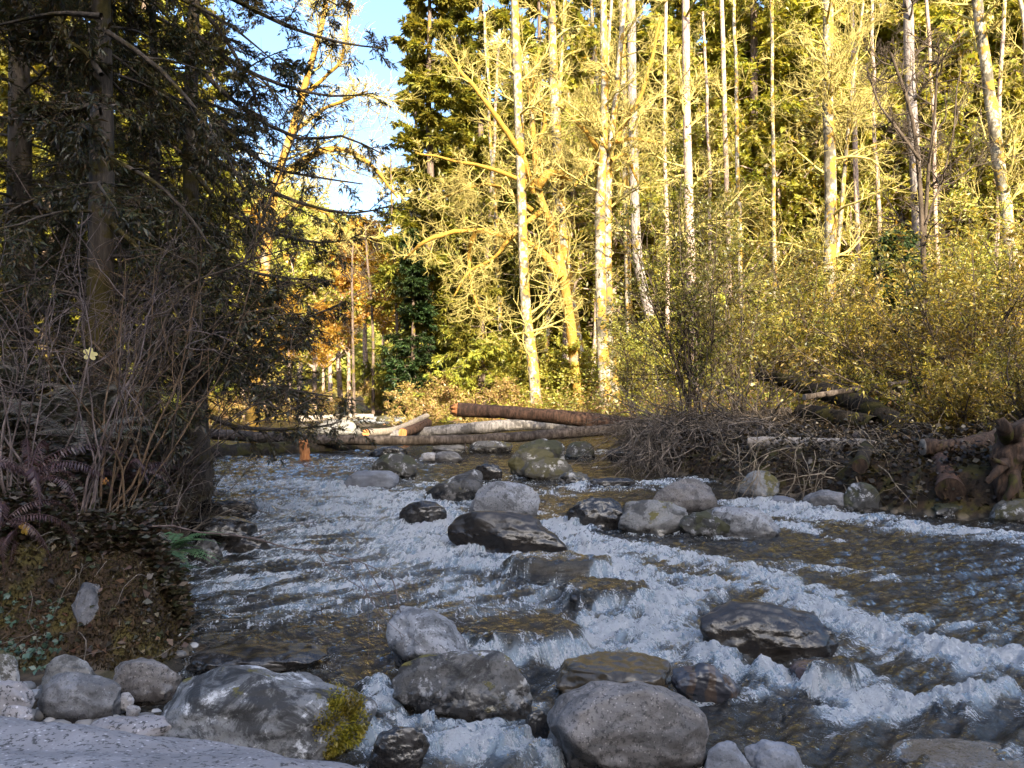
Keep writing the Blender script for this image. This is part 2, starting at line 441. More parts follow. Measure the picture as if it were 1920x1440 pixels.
G_PURPLE = rockmat('purple_brown_stone', (.10, .07, .075), (.15, .11, .11), .3, 50, wet=.5, wetdark=.8)
G_RIDGE = rockmat('pale_ridged_stone', (.32, .31, .29), (.17, .16, .15), .5, 50, wet=.10, stain=.75, moss=.3)
MOSS_GOLD = mossmat('golden_moss', (.15, .115, .012))

_ico = {}
def ico(sub):
    if sub not in _ico:
        bm = bmesh.new(); bmesh.ops.create_icosphere(bm, subdivisions=sub, radius=1)
        bm.verts.ensure_lookup_table()
        _ico[sub] = (np.array([v.co[:] for v in bm.verts]), np.array([[q.index for q in f.verts] for f in bm.faces])); bm.free()
    return _ico[sub]
def rock_shape(seed, sub=6, cuts=9, rough=1.0, skew=0., flat=0., lo=.66, power=.86):
    v, f = ico(sub); v = v.copy(); rng = R(seed)
    v = np.sign(v)*np.abs(v)**power
    for _ in range(cuts):
        n = rng.normal(size=3); n[2] *= .8; n /= np.linalg.norm(n)
        o = rng.uniform(lo, .92); s = v@n-o
        v = v-n[None]*(np.where(s > 0, s*.74, 0))[:, None]
    d = nrm(v)
    v = v+d*(.15*fbm(v*1.1, 3, seed))[:, None]
    if flat: v[:, 2] = np.where(v[:, 2] > 0, np.tanh(v[:, 2]*flat)/math.tanh(flat), v[:, 2])
    lo_, hi_ = v.min(0), v.max(0); v = (v-(lo_+hi_)/2)/((hi_-lo_)/2)
    v[:, 0] += skew*np.clip(v[:, 2], -.2, 1)
    lo_, hi_ = v[:, 0].min(), v[:, 0].max(); v[:, 0] = (v[:, 0]-(lo_+hi_)/2)/((hi_-lo_)/2)
    return v, f
def weather(V, U, s, seed, rough):      # knobbly, chipped surface at the stone's real size
    d = nrm(U/np.maximum(np.abs(V).max(0), 1e-3)); q = V/s
    r = 1-np.abs(noise(q*2.1, seed+9))
    return V+d*(s*rough*(.045*fbm(q*1.9, 2, seed+1)+.018*(r**3-.35)+.009*fbm(q*7, 3, seed+2)+.003*fbm(q*30, 2, seed+5)))[:, None]
ROCKS = []       # footprints for the water: x, y, a, b, ztop
def boulder(x0, x1, yt, yb, mat, seed, label, zb=0.0, depth=.42, group='boulders in and beside the river', name='boulder', inwater=True, wet=True, over=False, tilt=0., full=.66, sink=0, **kw):
    U, f = rock_shape(seed, **kw)
    d = F*(H-zb)/(yb-720); a = (x1-x0)/2/F*d; dc = d+a*depth*.6; b = a*depth
    xc = ((x0+x1)/2-960)/F*dc; zt = H+(720-yt)/F*dc
    if tilt:
        ca, sa = math.cos(tilt), math.sin(tilt); U = U.copy(); x_ = U[:, 0]*ca-U[:, 2]*sa; U[:, 2] = U[:, 0]*sa+U[:, 2]*ca; U[:, 0] = x_
        U = (U-(U.min(0)+U.max(0))/2)/((U.max(0)-U.min(0))/2)
    for _ in range(7):
        c = max(.03, zt-zb)*full; zc = zt-c
        W = U*np.array([a, b, c])+np.array([xc, dc, zc])
        up = W[:, 2] > zb
        px = 960+F*W[up, 0]/W[up, 1]; py = 720-F*(W[up, 2]-H)/W[up, 1]
        k = (x1-x0)/max(px.max()-px.min(), 1); a *= k; b *= k
        xc += ((x0+x1)/2-(px.max()+px.min())/2)/F*dc
        zt += (py.min()-yt)/F*dc
        zt = max(zt, zb+.03)
        dc *= 1+.6*((F*(H-zb)/(yb-720))/max(.5, F*(H-zb)/(py.max()-720))-1)
    o_ = MB(); o_.add(weather(U*np.array([a, b, c]), U, (a*b*c)**(1/3), seed, kw.get('rough', 1.0)), f)
    o = o_.obj(name, mat); o.location = (xc, dc, zc)
    tag(o, label, 'boulder', group)
    if inwater: ROCKS.append((xc, dc, a*.97, b*.97, zt, zb, over))
    return o, (xc, dc, zc, a, b, c)
B = boulder
# close to the camera
def slab():
    U, f = rock_shape(11, sub=7, cuts=0, rough=.45, power=.95); mb = MB(); mb.add(weather(U*np.array([1.95, 1.0, .585]), U, .6, 11, .5), f)
    o = mb.obj('boulder', G_SLAB); o.location = (-1.7, 2.3, 0)
    tag(o, 'big pale speckled granite slab filling the near corner of the riverbank', 'boulder', 'boulders in and beside the river')
slab()
B(168, 345, 1341, 1400, G_SLAB, 12, 'small pale blotched stone peeping up just behind the big granite slab', zb=.1, cuts=6, inwater=False, flat=1.2)
big, bq = B(282, 706, 1246, 1446, G_CRUST, 13, 'wide cracked boulder crusted with pale lichen, a golden moss patch on its side', zb=0, sub=7, cuts=4, depth=.6, power=.75, rough=.8, full=.62)
B(68, 228, 1260, 1354, G_GREY, 14, 'smooth blue-grey boulder on the shingle beside the lichen-crusted boulder', zb=.06, inwater=False, cuts=8, rough=.6, power=.85)
B(205, 342, 1233, 1315, G_BROWN, 15, 'brownish rounded boulder wedged between mossy bank and lichen-crusted boulder', zb=.05, inwater=False, cuts=8)
B(78, 192, 1228, 1296, G_RIDGE, 16, 'pale rock with black blotches at the foot of the mossy bank', zb=.14, inwater=False, cuts=12)
B(-30, 66, 1275, 1340, G_SLAB, 17, 'pale stone half under moss at the picture edge above the slab', zb=.16, inwater=False, cuts=9)
B(0, 62, 1322, 1368, G_SLAB, 18, 'small rounded pale cobble lying directly against the big slab', zb=.16, inwater=False, cuts=5)
B(-60, 40, 1215, 1330, G_MOSS, 19, 'boulder cushioned in yellow moss on the shore at the picture edge', zb=.15, inwater=False, cuts=5)
B(218, 252, 1298, 1328, G_PALE, 24, 'tiny pale cobble between grey boulder and lichen-crusted boulder', zb=.08, inwater=False, cuts=5, sub=5)
B(236, 264, 1322, 1344, G_PALE, 25, 'smallest pale pebble cobble in the gap beside the lichen-crusted boulder', zb=.08, inwater=False, cuts=5, sub=5)
B(348, 616, 1205, 1266, G_DARK, 20, 'long low black wet rock in still water behind the lichen-crusted boulder', depth=.5, flat=1.6, cuts=8)
B(724, 880, 1134, 1256, G_SPECK, 21, 'tall smooth-faced grey boulder leaning behind a rounder dark one', skew=-.55, cuts=9, rough=.6, depth=.9)
B(735, 998, 1220, 1358, G_LICH, 22, 'rounded dark boulder with a frosted top in front of the tall leaning one', cuts=6, sub=7, power=.85, sink=.55)
B(1024, 1330, 1278, 1478, G_BROWN, 23, 'big egg-shaped brown speckled boulder nearest the camera in midstream', cuts=5, sub=7, power=.85, depth=.6, rough=.9)
B(1040, 1260, 1222, 1318, G_WETGOLD, 26, 'low water-washed rock shining gold and blue behind the brown speckled boulder', cuts=5, flat=1.3, rough=1.6, depth=.7)
B(1258, 1388, 1243, 1322, G_BAND, 27, 'small wet banded rock, black blue and rust, beside the brown speckled boulder', cuts=12, lo=.5, skew=-.4)
B(1312, 1572, 1128, 1244, G_DOME, 28, 'large dark wet dome boulder with a golden sheen, standing in open rapids', cuts=4, sub=7, power=1.0, depth=.40, rough=.8, full=.78, skew=.0, sink=.6)
B(1480, 1608, 1236, 1304, G_PURPLE, 29, 'purplish rock barely under the water below the large dark dome boulder', over=True, depth=.7, cuts=5, flat=1.4)
B(1672, 1935, 1396, 1470, G_PALE, 30, 'smooth pale boulder top rising at the bottom corner across the stream', cuts=4, power=.9, depth=.7, rough=.5)
B(1318, 1412, 1388, 1470, G_BLUE, 31, 'blue-grey cracked stone touching the brown speckled boulder', cuts=8, rough=.5)
B(1396, 1510, 1386, 1468, G_BLUE, 32, 'blue-grey stone with a clean split edge, away from the brown speckled boulder', cuts=10, rough=.5, skew=-.3)
B(690, 806, 1362, 1470, G_DARK, 33, 'black wet rock in foam against the end of the lichen-crusted boulder', cuts=10)
B(984, 1032, 1330, 1392, G_DARK, 34, 'small black rock squeezed beside the brown speckled boulder', cuts=8, sub=5)
# middle of the rapids
B(860, 1100, 1158, 1240, G_DARK, 35, 'flat dark ledge rock with water pouring over its edge', over=True, flat=1.8, cuts=8, depth=.8)
B(1052, 1222, 1090, 1142, G_DARK, 36, 'small dark ledge rock washed over by the chute of white water', over=True, depth=.7, flat=1.6, cuts=7)
B(942, 1152, 1042, 1092, G_GREY, 37, 'long smooth grey rock just awash below the brown whaleback boulder', over=True, cuts=4, rough=.6, depth=.4)
B(838, 1064, 957, 1044, G_DOME, 38, 'big brown whaleback boulder sloping down to one side amid foam', cuts=4, sub=7, skew=-.3, rough=.7, depth=.38, power=.88)
B(880, 1013, 902, 978, G_SPECK, 39, 'pale grey speckled boulder just upstream of the brown whaleback', cuts=7, skew=-.1, rough=.6, power=.9)
B(795, 908, 881, 940, G_LICH, 40, 'slab-like tilted boulder with pale lichen ridge beside the pale speckled one', cuts=12, lo=.5, skew=.35)
B(748, 838, 938, 987, G_DARK, 41, 'low black boulder with foam piling against it above the whaleback', cuts=7)
B(1062, 1176, 931, 994, G_DARK, 42, 'round nearly black boulder standing alone in tan water', cuts=4, power=.82, rough=1.3)
B(1158, 1292, 936, 1006, G_RIDGE, 43, 'angular boulder with pale ridged face next to the round black boulder', cuts=12, lo=.5, skew=.15)
B(1219, 1347, 897, 968, G_BROWN, 44, 'rounded brown boulder behind the angular pale-ridged one', cuts=6, power=.88)
B(1272, 1400, 952, 1010, G_MOSSD, 45, 'dark mossy boulder leaning on the black-and-white speckled one', cuts=6)
B(1318, 1464, 949, 1012, G_SPECK, 46, 'black-and-white speckled boulder at the water edge below the brown one', cuts=5, skew=-.25, power=.9)
B(952, 1050, 838, 896, G_MOSS, 47, 'boulder with bright yellow-green moss shoulder at the back of the moss cluster', cuts=8)
B(975, 1074, 857, 903, G_MOSS, 48, 'rounded moss-freckled boulder at the front of the moss cluster', cuts=5, power=.88)
B(966, 1060, 823, 874, G_MOSSD, 49, 'dark green mossy boulder topping the moss cluster just below the long log', cuts=6)
B(1058, 1116, 827, 860, G_MOSSD, 50, 'dark mossy boulder standing apart behind the moss cluster', cuts=6, sub=5)
B(886, 942, 869, 900, G_DARK, 51, 'small pointed black boulder before the moss cluster', cuts=9, sub=5)
B(1046, 1108, 884, 910, G_LICH, 52, 'small grey stone against the foot of the moss cluster', cuts=7, sub=5)
B(1100, 1192, 893, 914, G_DARK, 53, 'low dark rock making a small riffle below the moss cluster', cuts=5, sub=5, flat=1.4)
B(692, 782, 850, 898, G_MOSSD, 54, 'dark moss-capped boulder alone in the smooth blue water', cuts=9)
B(645, 748, 882, 918, G_BLUE, 55, 'low smooth grey rock in front of the dark moss-capped boulder', cuts=4, flat=1.2, rough=.6)
B(784, 826, 848, 866, G_PALE, 56, 'small pale stone, first of a close pair below the long log', cuts=5, sub=5)
B(815, 868, 846, 867, G_GREY, 57, 'small grey stone, second of a close pair below the long log', cuts=5, sub=5)
B(690, 764, 836, 858, G_DARK, 58, 'dark stone almost touching the underside of the long log', cuts=6, sub=5)
B(810, 878, 828, 849, G_GREY, 59, 'flat grey stone in the shade under the long log', cuts=6, sub=5)
B(878, 962, 824, 850, G_LICH, 60, 'wide lichen-flecked stone under the long log next to the moss cluster', cuts=7, sub=5)
# right shore
B(1376, 1462, 882, 938, G_RIDGE, 61, 'pale slanting boulder under the drooping twigs of the right shore', cuts=9, skew=.3, depth=.8)
B(1438, 1492, 929, 950, G_BLUE, 62, 'low grey stone at the foot of the pale slanting shore boulder', cuts=6, sub=5)
B(1505, 1592, 918, 960, G_GREY, 63, 'grey shore boulder with a pale top beside a brown mossy one', cuts=7)
B(1578, 1650, 904, 962, G_MOSSD, 64, 'brown mossy boulder with a pointed top on the dark shore', cuts=8)
B(1690, 1772, 924, 962, G_PURPLE, 65, 'purple-brown flat rock on the shore before the upturned stump', cuts=6, flat=1.3)
B(1852, 1960, 932, 986, G_MOSS, 66, 'yellow mossy boulder at the water edge below the upturned stump', cuts=5)
B(1745, 1868, 940, 972, G_MOSSD, 67, 'low mossy rock ledge between purple rock and yellow mossy boulder', cuts=6, flat=1.5)
B(1136, 1214, 834, 864, G_DARK, 68, 'dark boulder half hidden by the brush pile of drooping twigs', cuts=7, sub=5)
# left shore
B(340, 484, 967, 1014, G_DARK, 69, 'flat-topped black shore rock with a wet shining top', flat=2.2, cuts=8, depth=.7)
B(418, 508, 1003, 1038, G_DARK, 70, 'low black wedge of rock in the water below the flat-topped shore rock', cuts=8)
B(352, 418, 1010, 1058, G_LICH, 71, 'rounded black rock with a pale rim beside the green sword fern', cuts=6)
B(345, 484, 936, 972, G_DARK, 72, 'dark shore rock washed by rapids upstream of the flat-topped one', flat=1.5, cuts=6)
B(590, 684, 786, 818, G_RIDGE, 73, 'large sunlit boulder upstream beyond the long log', cuts=7)
B(704, 742, 779, 792, G_MOSS, 74, 'far small sunlit boulder where the river bends', cuts=5, sub=5)
B(132, 204, 1092, 1180, G_GREY, 75, 'pale grey rock set into the mossy bank above the shore boulders', zb=.225, depth=1.0, inwater=False, cuts=11)
# golden moss cushion growing on the lichen-crusted boulder
def moss_patch(parent, q, px0, px1, py0, py1, seed, n=5200):
    xc, dc, zc, a, b, c = q; rng = R(seed)
    me = parent.data; co = np.zeros(len(me.vertices)*3); me.vertices.foreach_get('co', co); co = co.reshape(-1, 3)
    no = np.zeros(len(me.vertices)*3); me.vertices.foreach_get('normal', no); no = no.reshape(-1, 3)
    W = co+np.array([xc, dc, zc]); px = 960+F*W[:, 0]/W[:, 1]; py = 720-F*(W[:, 2]-H)/W[:, 1]
    e = ((px-(px0+px1)/2)/((px1-px0)/2))**2+((py-(py0+py1)/2)/((py1-py0)/2))**2
    e = e+.75*fbm(W*7, 4, seed)
    ok = np.where((e < 1) & (no[:, 1] < .35))[0]
    i = rng.choice(ok, n)
    P = co[i]+rng.normal(size=(n, 3))*.008; N = no[i]
    D = N+rng.normal(size=(n, 3))*.55+np.array([0, 0, -.15])
    mb = MB(); th = (1-np.clip(e[i], 0, 1))
    leaves(mb, P-N*.004, D, rng.normal(size=(n, 3)), (.008+.026*th)*rng.uniform(.6, 1.3, n), rng.uniform(.006, .012, n))
    return mb.obj('moss_patch', MOSS_TUFT, parent)
MOSS_TUFT = leafmat('golden_moss_tuft', [(.07, .06, .006), (.17, .14, .012), (.25, .19, .02)], .2, 9)
moss_patch(big, bq, 578, 690, 1292, 1420, 5)

# pebbles of the little beach and the shallows
def pebbles():
    rng = R(31); mb = MB(); v, f = ico(2)
    n = 420
    for _ in range(n):
        if rng.random() < .7: q = onz(rng.uniform(-40, 360), rng.uniform(1285, 1420), .06)
        else: q = onz(rng.uniform(330, 560), rng.uniform(1130, 1250), 0)
        s = rng.uniform(.008, .045)*(.7+.6*rng.random())
        z = gz1(q[0], q[1])
        M = v*(1+.15*rng.normal(size=3))*np.array([1.2, 1, .7])*s
        a = rng.uniform(0, 6.28); c_, s_ = math.cos(a), math.sin(a)
        M = np.stack([M[:, 0]*c_-M[:, 1]*s_, M[:, 0]*s_+M[:, 1]*c_, M[:, 2]], 1)
        mb.add(M+np.array([q[0], q[1], z+s*.3]), f)
    m = NT('pebble_stone'); r = m.n('ShaderNodeNewGeometry').outputs['Random Per Island']
    c = m.ramp(r, [(0, (.06, .055, .05)), (.5, (.16, .15, .14)), (.8, (.32, .31, .30)), (1, (.12, .09, .07))])
    tag(mb.obj('pebbles', m.done(m.principled(c, .6))), kind='stuff')
pebbles()

# ------------------------------------------------------------------ the river
def build_river():
    ny, nx = 860, 1000
    ys = 2.0*np.exp(np.linspace(0, math.log(75/2.0), ny))
    u = np.linspace(-1, 1, nx); u = np.sign(u)*(.72*np.abs(u)+.45*np.abs(u)**6)       # finer inside the view, still wide outside it
    Y = np.repeat(ys[:, None], nx, 1); X = u[None]*(Y*1.0+.6)
    x = X.ravel(); y = Y.ravel(); n = len(x)
    # broken water: strips along which the photo shows it (pixel path, width in metres, strength)
    S = [([(640, 915), (700, 935), (790, 955), (830, 1010)], .75, 1.0), ([(430, 905), (560, 915), (660, 930)], 1.1, .55),
         ([(470, 950), (600, 955), (760, 965)], .8, .75), ([(600, 990), (760, 1000), (830, 1030)], .55, .9), ([(500, 1010), (700, 1030)], .45, .5),
         ([(760, 1040), (850, 1060), (960, 1075)], .3, 1.0), ([(720, 1090), (880, 1105), (1010, 1110)], .25, .6), ([(820, 1050), (1000, 1046)], .14, 1.0),
         ([(1055, 985), (1085, 1020), (1130, 1055), (1200, 1085)], .32, 1.1), ([(1180, 1085), (1225, 1120), (1215, 1170), (1190, 1210)], .38, 1.1),
         ([(1100, 1205), (1200, 1215), (1310, 1212)], .22, .9), ([(1230, 1140), (1310, 1150)], .22, .75),
         ([(1060, 1010), (1250, 1040), (1400, 1075), (1470, 1100)], .30, .85), ([(1240, 1085), (1400, 1105), (1560, 1120)], .16, .85),
         ([(1250, 1120), (1340, 1125)], .13, .9), ([(1470, 1060), (1660, 1085)], .18, .5),
         ([(1330, 1245), (1380, 1268), (1470, 1290), (1600, 1318), (1750, 1325), (1880, 1310)], .13, 1.15), ([(1600, 1262), (1660, 1300)], .12, .6),
         ([(1500, 1130), (1600, 1175), (1700, 1212), (1800, 1235), (1960, 1250)], .24, 1.15), ([(1560, 1160), (1760, 1170), (1900, 1178)], .10, .5),
         ([(1400, 948), (1480, 962), (1560, 972), (1640, 975)], .45, .95), ([(1420, 985), (1500, 995)], .25, .9), ([(1700, 990), (1780, 996), (1850, 1003)], .4, .85),
         ([(690, 1385), (800, 1410), (1010, 1425)], .16, .85), ([(700, 1300), (730, 1350)], .1, .7), ([(720, 1370), (930, 1375)], .1, .6),
         ([(860, 1235), (960, 1245), (1090, 1225)], .12, .9), ([(1110, 1170), (1140, 1195)], .14, 1.0), ([(940, 925), (1060, 930)], .3, .5),
         ([(1080, 915), (1200, 912), (1340, 900)], .5, .6), ([(640, 858), (800, 870)], .5, .35), ([(430, 870), (640, 875)], 1.2, .35),
         ([(640, 788), (760, 782), (720, 790)], 1.6, .75), ([(1100, 850), (1300, 842)], .7, .4), ([(1380, 1290), (1480, 1330), (1640, 1345)], .12, .5)]
    rap = np.zeros(n)
    for path, wd, st in S:
        W = np.array([onz(a, b)[:2] for a, b in path])
        dm = np.full(n, 1e9)
        for p, q in zip(W[:-1], W[1:]):
            e = q-p; t = np.clip(((x-p[0])*e[0]+(y-p[1])*e[1])/(e@e), 0, 1)
            dm = np.minimum(dm, np.hypot(x-p[0]-t*e[0], y-p[1]-t*e[1]))
        rap = np.maximum(rap, st*np.exp(-(dm/wd)**2))
    # pillows, rings and wakes at the boulders; flow turns from -y to +x near the camera
    fa = np.interp(y, [3, 6, 10, 20], [.95, .75, .35, .05]); fx, fy = np.sin(fa), -np.cos(fa)
    hump = np.zeros(n)
    for (cx, cy_, a, b, zt, zb, over) in ROCKS:
        if cy_ > 30 or zb != 0: continue
        sel = np.where((np.abs(x-cx) < a*3+1.2) & (np.abs(y-cy_) < b*3+1.2))[0]
        if not len(sel): continue
        dx, dy = (x[sel]-cx), (y[sel]-cy_)
        r = np.hypot(dx/a, dy/b); dist = (r-1)*min(a, b)
        rap_l = np.maximum(rap[sel], .12)
        calm = sstep(.15, .5, rap_l)
        ring = np.exp(-(np.maximum(dist, 0)/.07)**2)*(.35+.65*calm)*.8
        al = (dx*fx[sel]+dy*fy[sel]); ac = np.abs(dx*fy[sel]-dy*fx[sel])
        wake = np.exp(-(ac/(.8*a))**2)*sstep(0, .3, al-.6*b)*np.exp(-np.maximum(al-b, 0)/.7)*.55*(.25+.75*calm)
        rap[sel] = np.maximum(rap[sel], np.maximum(ring, wake)*(cy_ < 24))
        hump[sel] += .05*np.exp(-(np.maximum(dist, 0)/.18)**2)*np.where(al < 0, 1.0, -.3)*calm
        if over:                                     # barely covered rocks lift a film of water over themselves
            hump[sel] = np.maximum(hump[sel], (zt+.012)*sstep(1.22, .86, r))
            rap[sel] *= 1-.75*sstep(1.15, .9, r)
    # waves, stretched across the flow
    s_ = x*fx+y*fy; c_ = x*fy-y*fx
    p = np.stack([x, y, 0*x], 1)
    wx = .25*noise(p*1.7, 4); 
    flow = np.stack([c_, s_*.38, 0*x], 1)
    q1 = np.stack([c_*1.1+wx, s_*2.4, 0*x], 1)
    lod = np.clip(1.3-y/35, .25, 1)
    h = .024*fbm(q1, 3, 40)+.034*lod*noise(q1*2.7, 44)+.030*lod*noise(np.stack([c_*4.5, s_*10, 0*x], 1), 45)+.013*lod*noise(np.stack([c_*12, s_*22, 0*x], 1), 46)
    rg = 1-np.abs(noise(np.stack([x*2.6+wx, y*3.4, 0*x], 1), 50)); rg2 = 1-np.abs(noise(np.stack([x*6.5, y*8.5, 0*x+.3], 1), 51))
    rg3 = 1-np.abs(noise(np.stack([x*16, y*19, 0*x+.7], 1), 52)); rg4 = noise(np.stack([x*38, y*40, 0*x], 1), 53)
    rr = np.clip(rap, 0, 1.1)
    h += rr*(.07*(rg-.6)+.07*(rg2-.6)+lod*.045*(rg3-.6)+lod*.014*rg4)+.02*rr
    h += hump
    # lacy foam: broken up by stretched noise
    fo = fbm(np.stack([c_*2.2+.5*wx, s_*4.5, 0*x], 1), 4, 60, .6)
    rap2 = np.maximum(rap*.8, .34*sstep(-3.6, -1.2, x+.12*y)*sstep(4.9, 6.5, y)*sstep(16, 12, y)*sstep(1.8, -.6, x))
    foam = rap2+.5*fo*sstep(.02, .3, rap2)+1.0*(rg2-.66)*rap2+.7*(rg3-.66)*rap2-.04
    foam += np.maximum(0, fbm(np.stack([c_*1.5, s_*6, 0*x], 1), 3, 70)-.38)*.9*sstep(2.5, 5, y)*sstep(30, 12, y)*sstep(-2.2, .3, x-.12*y)
    z = h
    sl = np.interp(y, _le[:, 0], _le[:, 1]); sr = np.interp(y, _re[:, 0], _re[:, 1])
    mb = MB(); i = (np.arange(ny-1)[:, None]*nx+np.arange(nx-1)[None]).ravel()
    f = np.stack([i, i+1, i+nx+1, i+nx], 1)
    keep = ((x > sl-.9) & (x < sr+.9))[f].any(1); f = f[keep]
    mb.add(np.stack([x, y, z], 1), f)
    me = mb.mesh('river')
    at_ = me.attributes.new('foam', 'FLOAT', 'POINT'); at_.data.foreach_set('value', np.clip(foam, 0, 1.4).astype(np.float32))
    at_ = me.attributes.new('flow', 'FLOAT_VECTOR', 'POINT'); at_.data.foreach_set('vector', flow.astype(np.float32).ravel())
    m = NT('river_water'); v = m.coord(False)
    fa_ = m.n('ShaderNodeAttribute', attribute_name='foam').outputs['Fac']
    mp = m.n('ShaderNodeMapping'); m.l(v, mp.inputs[0]); mp.inputs['Scale'].default_value = (.7, 1.35, 1)
    fl = m.n('ShaderNodeAttribute', attribute_name='flow').outputs['Vector']
    n0 = m.noise(fl, 8, 5, .7, .6); n1 = m.noise(fl, 30, 5, .75, .8); n2 = m.noise(v, 85, 3, .75)
    k = m.math('ADD', m.math('MULTIPLY', fa_, .85), m.math('MULTIPLY', m.math('SUBTRACT', n0, .5), 2.2))
    k = m.math('ADD', k, m.math('MULTIPLY', m.math('SUBTRACT', n1, .5), 3.2))
    k = m.math('ADD', k, m.math('MULTIPLY', m.math('SUBTRACT', n2, .5), 1.4))
    k = m.math('MULTIPLY', m.rng(k, .40, .76), m.rng(fa_, .02, .22))
    aer = m.rng(fa_, .05, .7)
    wn = m.math('ADD', m.noise(mp.outputs[0], 9, 4, .6, .5), m.math('MULTIPLY', m.noise(mp.outputs[0], 30, 3, .6), .4))
    nw = m.bump(wn, .9, .05)
    nf = m.bump(m.math('ADD', n1, m.math('MULTIPLY', n2, .6)), 1.0, .09)
    tr = m.n('ShaderNodeBsdfTransparent'); tr.inputs[0].default_value = (.55, .50, .40, 1)
    df = m.n('ShaderNodeBsdfDiffuse'); m.l(m.mix(aer, (.07, .06, .042), (.22, .27, .31)), df.inputs[0])
    body = m.n('ShaderNodeMixShader'); m.l(m.math('ADD', .14, m.math('MULTIPLY', aer, .5)), body.inputs[0]); m.l(tr.outputs[0], body.inputs[1]); m.l(df.outputs[0], body.inputs[2])
    gl = m.n('ShaderNodeBsdfGlossy'); gl.inputs['Roughness'].default_value = .045; m.l(nw, gl.inputs['Normal'])
    fr = m.n('ShaderNodeFresnel'); fr.inputs[0].default_value = 1.42; m.l(nw, fr.inputs['Normal'])
    wat = m.n('ShaderNodeMixShader'); m.l(fr.outputs[0], wat.inputs[0]); m.l(body.outputs[0], wat.inputs[1]); m.l(gl.outputs[0], wat.inputs[2])
    fd = m.n('ShaderNodeBsdfDiffuse'); fd.inputs[0].default_value = (.92, .92, .92, 1); m.l(nf, fd.inputs['Normal'])
    ft = m.n('ShaderNodeBsdfTranslucent'); ft.inputs[0].default_value = (.8, .86, .92, 1); m.l(nf, ft.inputs['Normal'])
    fm = m.n('ShaderNodeMixShader', i_0=.25); m.l(fd.outputs[0], fm.inputs[1]); m.l(ft.outputs[0], fm.inputs[2])
    fin = m.n('ShaderNodeMixShader'); m.l(k, fin.inputs[0]); m.l(wat.outputs[0], fin.inputs[1]); m.l(fm.outputs[0], fin.inputs[2])
    me.materials.append(m.done(fin.outputs[0]))
    tag(link('river', me), kind='structure')
build_river()

# ------------------------------------------------------------------ logs and driftwood
BARK_LOG = barkmat('weathered_log', (.035, .026, .02), (.12, .095, .08), 5, .0, stretch=.25, patch=.5)
BARK_GREY = barkmat('silver_log', (.10, .09, .085), (.24, .22, .21), 6, patch=.7)
BARK_RED = barkmat('reddish_log', (.035, .022, .016), (.11, .06, .04), 5)
BARK_MOSSY = barkmat('mossy_log', (.012, .010, .008), (.04, .03, .02), 5, .4, (.035, .03, .008))
WOOD_RAW_SUNLIT = barkmat('raw_and_sunlit_wood', (.40, .14, .045), (.62, .27, .10), 9)  # raw wood of log ends, also the painted sunlit orange of the post
WOOD_PALE = barkmat('bleached_wood', (.22, .18, .14), (.38, .32, .26), 9)
WOOD_DARK = barkmat('rotten_wood', (.03, .02, .015), (.09, .055, .035), 7, .2, (.05, .045, .01))
def log(name, pts, r0, r1, mat, label, seed, endmat=None, ends=(0, 0), stubs=0, cat='log', group='fallen logs across the river', rough=.12, splinter=.25, k=48, sides=28, flare=0.):
    rng = R(seed); P = poly(pts, k); base = P[0].copy()
    rad = np.linspace(r0, r1, k); tt = np.linspace(0, 1, k)
    rad = rad*(1+.06*np.sin(tt*9+seed)+.05*noise(np.stack([tt*14, 0*tt, 0*tt], 1), seed))
    if flare: rad *= 1+flare*np.exp(-tt/.05)
    t = thing(name, label, cat, base, group)
    T = nrm(np.gradient(P, axis=0)); ax = np.argmin(np.abs(P[-1]-P[0])); ref = np.eye(3)[ax]
    A = nrm(np.cross(T, ref)); Bv = np.cross(T, A); th = np.arange(sides)/sides*2*np.pi
    D = np.cos(th)[None, :, None]*A[:, None]+np.sin(th)[None, :, None]*Bv[:, None]
    V = P[:, None]+rad[:, None, None]*D
    nz_ = fbm(V.reshape(-1, 3)*np.array([4, 4, 4])/max(r0, .1)*.25, 4, seed).reshape(k, sides)
    V = V+D*(rad[:, None]*rough*nz_)[:, :, None]-base
    i = np.arange(k-1)[:, None]*sides; j = np.arange(sides)[None]
    f = np.stack([i+j, i+(j+1) % sides, i+sides+(j+1) % sides, i+sides+j], -1).reshape(-1, 4)
    mb = MB(); mb.add(V.reshape(-1, 3), f); mb.obj('trunk', mat, t)
    for e, on in zip((0, -1), ends):
        if not on: continue
        o_ = MB(); ring = V[e]; c = ring.mean(0); outw = (-T[0] if e == 0 else T[-1])
        vs = [ring]; rings = 4
        for q in range(1, rings+1):
            w_ = 1-q/rings
            vs.append(c+(ring-c)*w_*.98+outw[None]*(rad[e]*splinter*(rng.random((sides, 1))*(1 if on == 2 else .1)+.02)))
        vs = np.concatenate(vs); i = np.arange(rings)[:, None]*sides; j = np.arange(sides)[None]
        ff = np.stack([i+j, i+(j+1) % sides, i+sides+(j+1) % sides, i+sides+j], -1).reshape(-1, 4)
        o_.add(vs, ff); o_.obj('broken_end' if on == 2 else 'cut_end', endmat or mat, t, smooth=False)
    for _ in range(stubs):
        a = rng.integers(4, k-4); d = D[a, rng.integers(sides)]; d = d+np.array([0, -.3, .35])
        L = rng.uniform(.1, .4); q = curves(rng, (P[a]-base)[None], d[None], L, 5, .12)
        sb = MB(); tubes(sb, q, np.linspace(rad[a]*.18, rad[a]*.08, 5)[None], 6); sb.obj('branch_stub', mat, t)
    return t
L_ = log
L_('fallen_log', [at(372, 812, 20.5), at(560, 823, 20), at(800, 826, 19.6), at(1000, 817, 19.6), at(1200, 800, 20), at(1480, 772, 21)], .135, .125, BARK_LOG, 'long thin weathered log spanning the river from bank to brush pile', 1, stubs=7)
